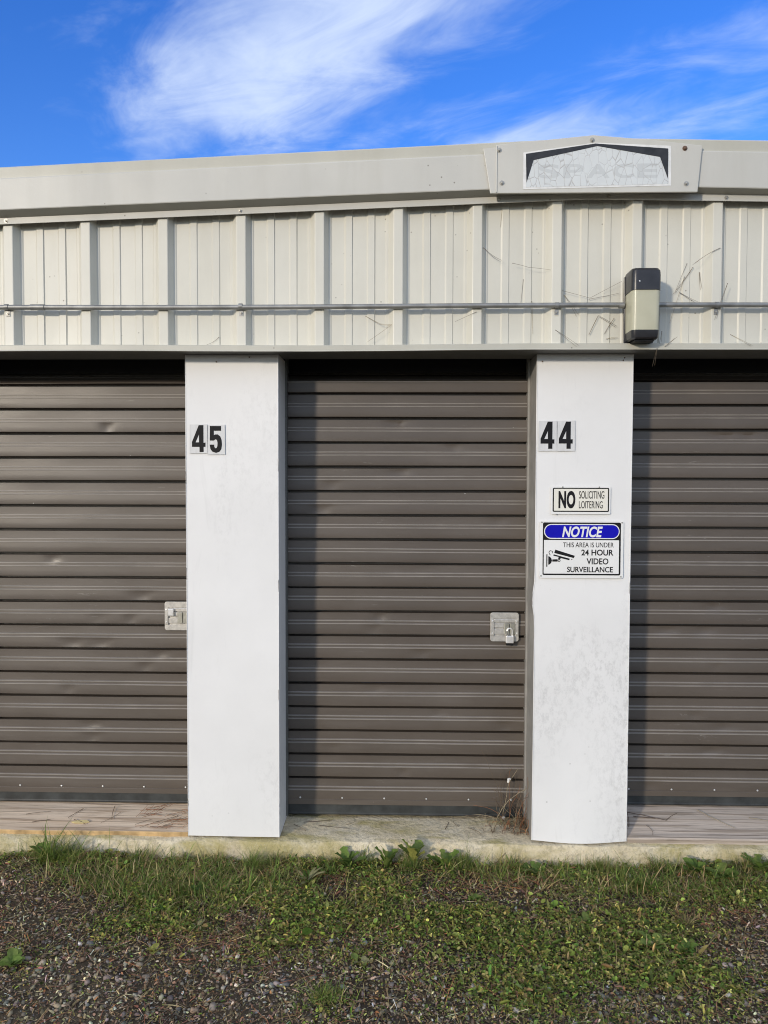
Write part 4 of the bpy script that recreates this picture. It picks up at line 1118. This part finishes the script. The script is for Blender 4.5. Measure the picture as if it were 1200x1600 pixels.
def weed(x, y, kind, n, L, pitch, ci, seed, label):
    r = random.Random(seed); z = float(gz(x, y))
    e = tag(empty('broadleaf_weed', (x, y, z)), label, 'weed', 'broad-leaved weeds')
    for k in range(n):
        o = bpy.data.objects.new('leaf', leaf_data(kind, r.choice(ci))); COL.objects.link(o); o.parent = e
        s_ = L * r.uniform(.65, 1.15); o.scale = (s_, s_, s_)
        o.location = (r.uniform(-.008, .008), r.uniform(-.008, .008), .002)
        o.rotation_euler = (r.uniform(-.35, .35), -pitch * r.uniform(.6, 1.2), k * 6.283 / n + r.uniform(-.35, .35))
weed(.04, .015, 'dandelion', 9, .10, .95, (1, 1, 3), 1, 'tallest dandelion-like weed with upright lit leaves at the middle step')
weed(-.06, .012, 'dandelion', 9, .090, .9, (0, 1, 1), 2, 'dandelion-like weed left of the tallest one at the middle step')
weed(-.215, .012, 'dandelion', 9, .085, .85, (0, 2), 3, 'dark dandelion-like weed at the left part of the middle step')
weed(.165, .012, 'dandelion', 9, .085, .85, (1, 0), 4, 'dandelion-like weed beside the fine tuft at the middle step')
weed(-.36, -.115, 'lance', 14, .085, .5, (0, 4), 5, 'spiky rosette of narrow leaves before the left pillar corner')
weed(1.15, .0, 'oval', 10, .075, .7, (0, 2), 6, 'round-leaved weed clump under the grey right board')
weed(1.23, -.05, 'oval', 10, .07, .45, (1, 0), 7, 'flat round-leaved weed just in front of the grey right board')
weed(1.40, .0, 'dandelion', 9, .09, .7, (1, 0), 8, 'leafy weed at the far right under the grey board')
weed(.447, -.645, 'lance', 8, .060, .4, (3, 4), 9, 'star-shaped rosette in the gravel beside the pale stone')
weed(.42, -.43, 'oval', 6, .035, .4, (1, 3), 10, 'small pale-leaved weed in the middle of the ground')
weed(.93, -.50, 'oval', 14, .05, .5, (2, 0, 2), 11, 'dark leafy weed patch at the lower right')
weed(.84, -.47, 'oval', 7, .055, .6, (0, 1), 12, 'upright leafy weed left of the dark patch at lower right')
weed(-1.235, -.65, 'oval', 12, .05, .5, (0, 1), 13, 'green leafy weed at the bottom left edge')
weed(-.95, -.40, 'oval', 12, .034, .3, (4, 2), 14, 'pale round-leaved seedling patch in the left gravel')
weed(-.86, -.36, 'oval', 10, .034, .35, (0, 4), 15, 'green round-leaved seedling patch beside the pale one')
weed(-.80, -.575, 'oval', 5, .042, .35, (3,), 16, 'yellow-green seedling with few leaves in the left gravel')
weed(-.70, -.43, 'oval', 7, .035, .3, (4, 2), 17, 'grey-green seedling by the red needles in the left gravel')
weed(-1.45, .0, 'oval', 7, .06, .9, (0, 2), 18, 'round-leaved weed behind the tall grass at the left edge')
weed(.27, -.22, 'oval', 9, .03, .3, (1, 0), 19, 'small clover-leaved weed in the central green patch')
weed(.52, -.02, 'dandelion', 8, .07, .6, (0, 2), 20, 'ragged weed at the corner of the right pillar')
weed(.64, -.33, 'oval', 9, .04, .4, (1, 0), 21, 'bright broad-leaved weed right of the bare gravel spot')
weed(-.13, -.62, 'oval', 5, .04, .4, (4, 1), 22, 'small curled seedling in the bottom middle gravel')
weed(-.75, -.20, 'oval', 9, .045, .6, (0, 2), 23, 'broad-leaved weed beside the loose grass clump')

# a few larger stones one can pick out
for i, (x, y, s_, c, lab) in enumerate(((.449, -.69, .017, (.52, .48, .38), 'rounded pale stone beside the star-shaped rosette'), (.985, -.72, .016, (.55, .5, .43), 'long pale stone in the gravel at lower right'),
        (-.40, -.60, .017, (.22, .20, .175), 'flat grey stone in the bottom middle gravel'), (-1.20, -.62, .020, (.24, .21, .18), 'grey brown stone by the leafy weed at left'), (-.79, -.70, .018, (.20, .17, .14), 'brown stone in the bottom left gravel'),
        (-.63, -.60, .018, (.26, .23, .19), 'tan stone below the red needles'))):
    r = np.random.default_rng(900 + i); tv = ICO * (1 + r.normal(0, .10, (12, 1)))
    R_ = frames(np.array([r.uniform(0, 3)]), np.array([.1]), np.array([.1]))
    V, T, C = inst(tv, ICT, np.array([[x, y, float(gz(x, y)) + s_ * .35]]), R_, np.array([[s_, s_ * .62, s_ * .5]]), np.array([c]))
    o = link('stone', np_mesh('stone', V, T, [STONE], C, smooth=True)); m = o.modifiers.new('round', 'SUBSURF'); m.levels = 2; m.render_levels = 2
    tag(o, lab, 'stone', 'larger stones in the gravel')
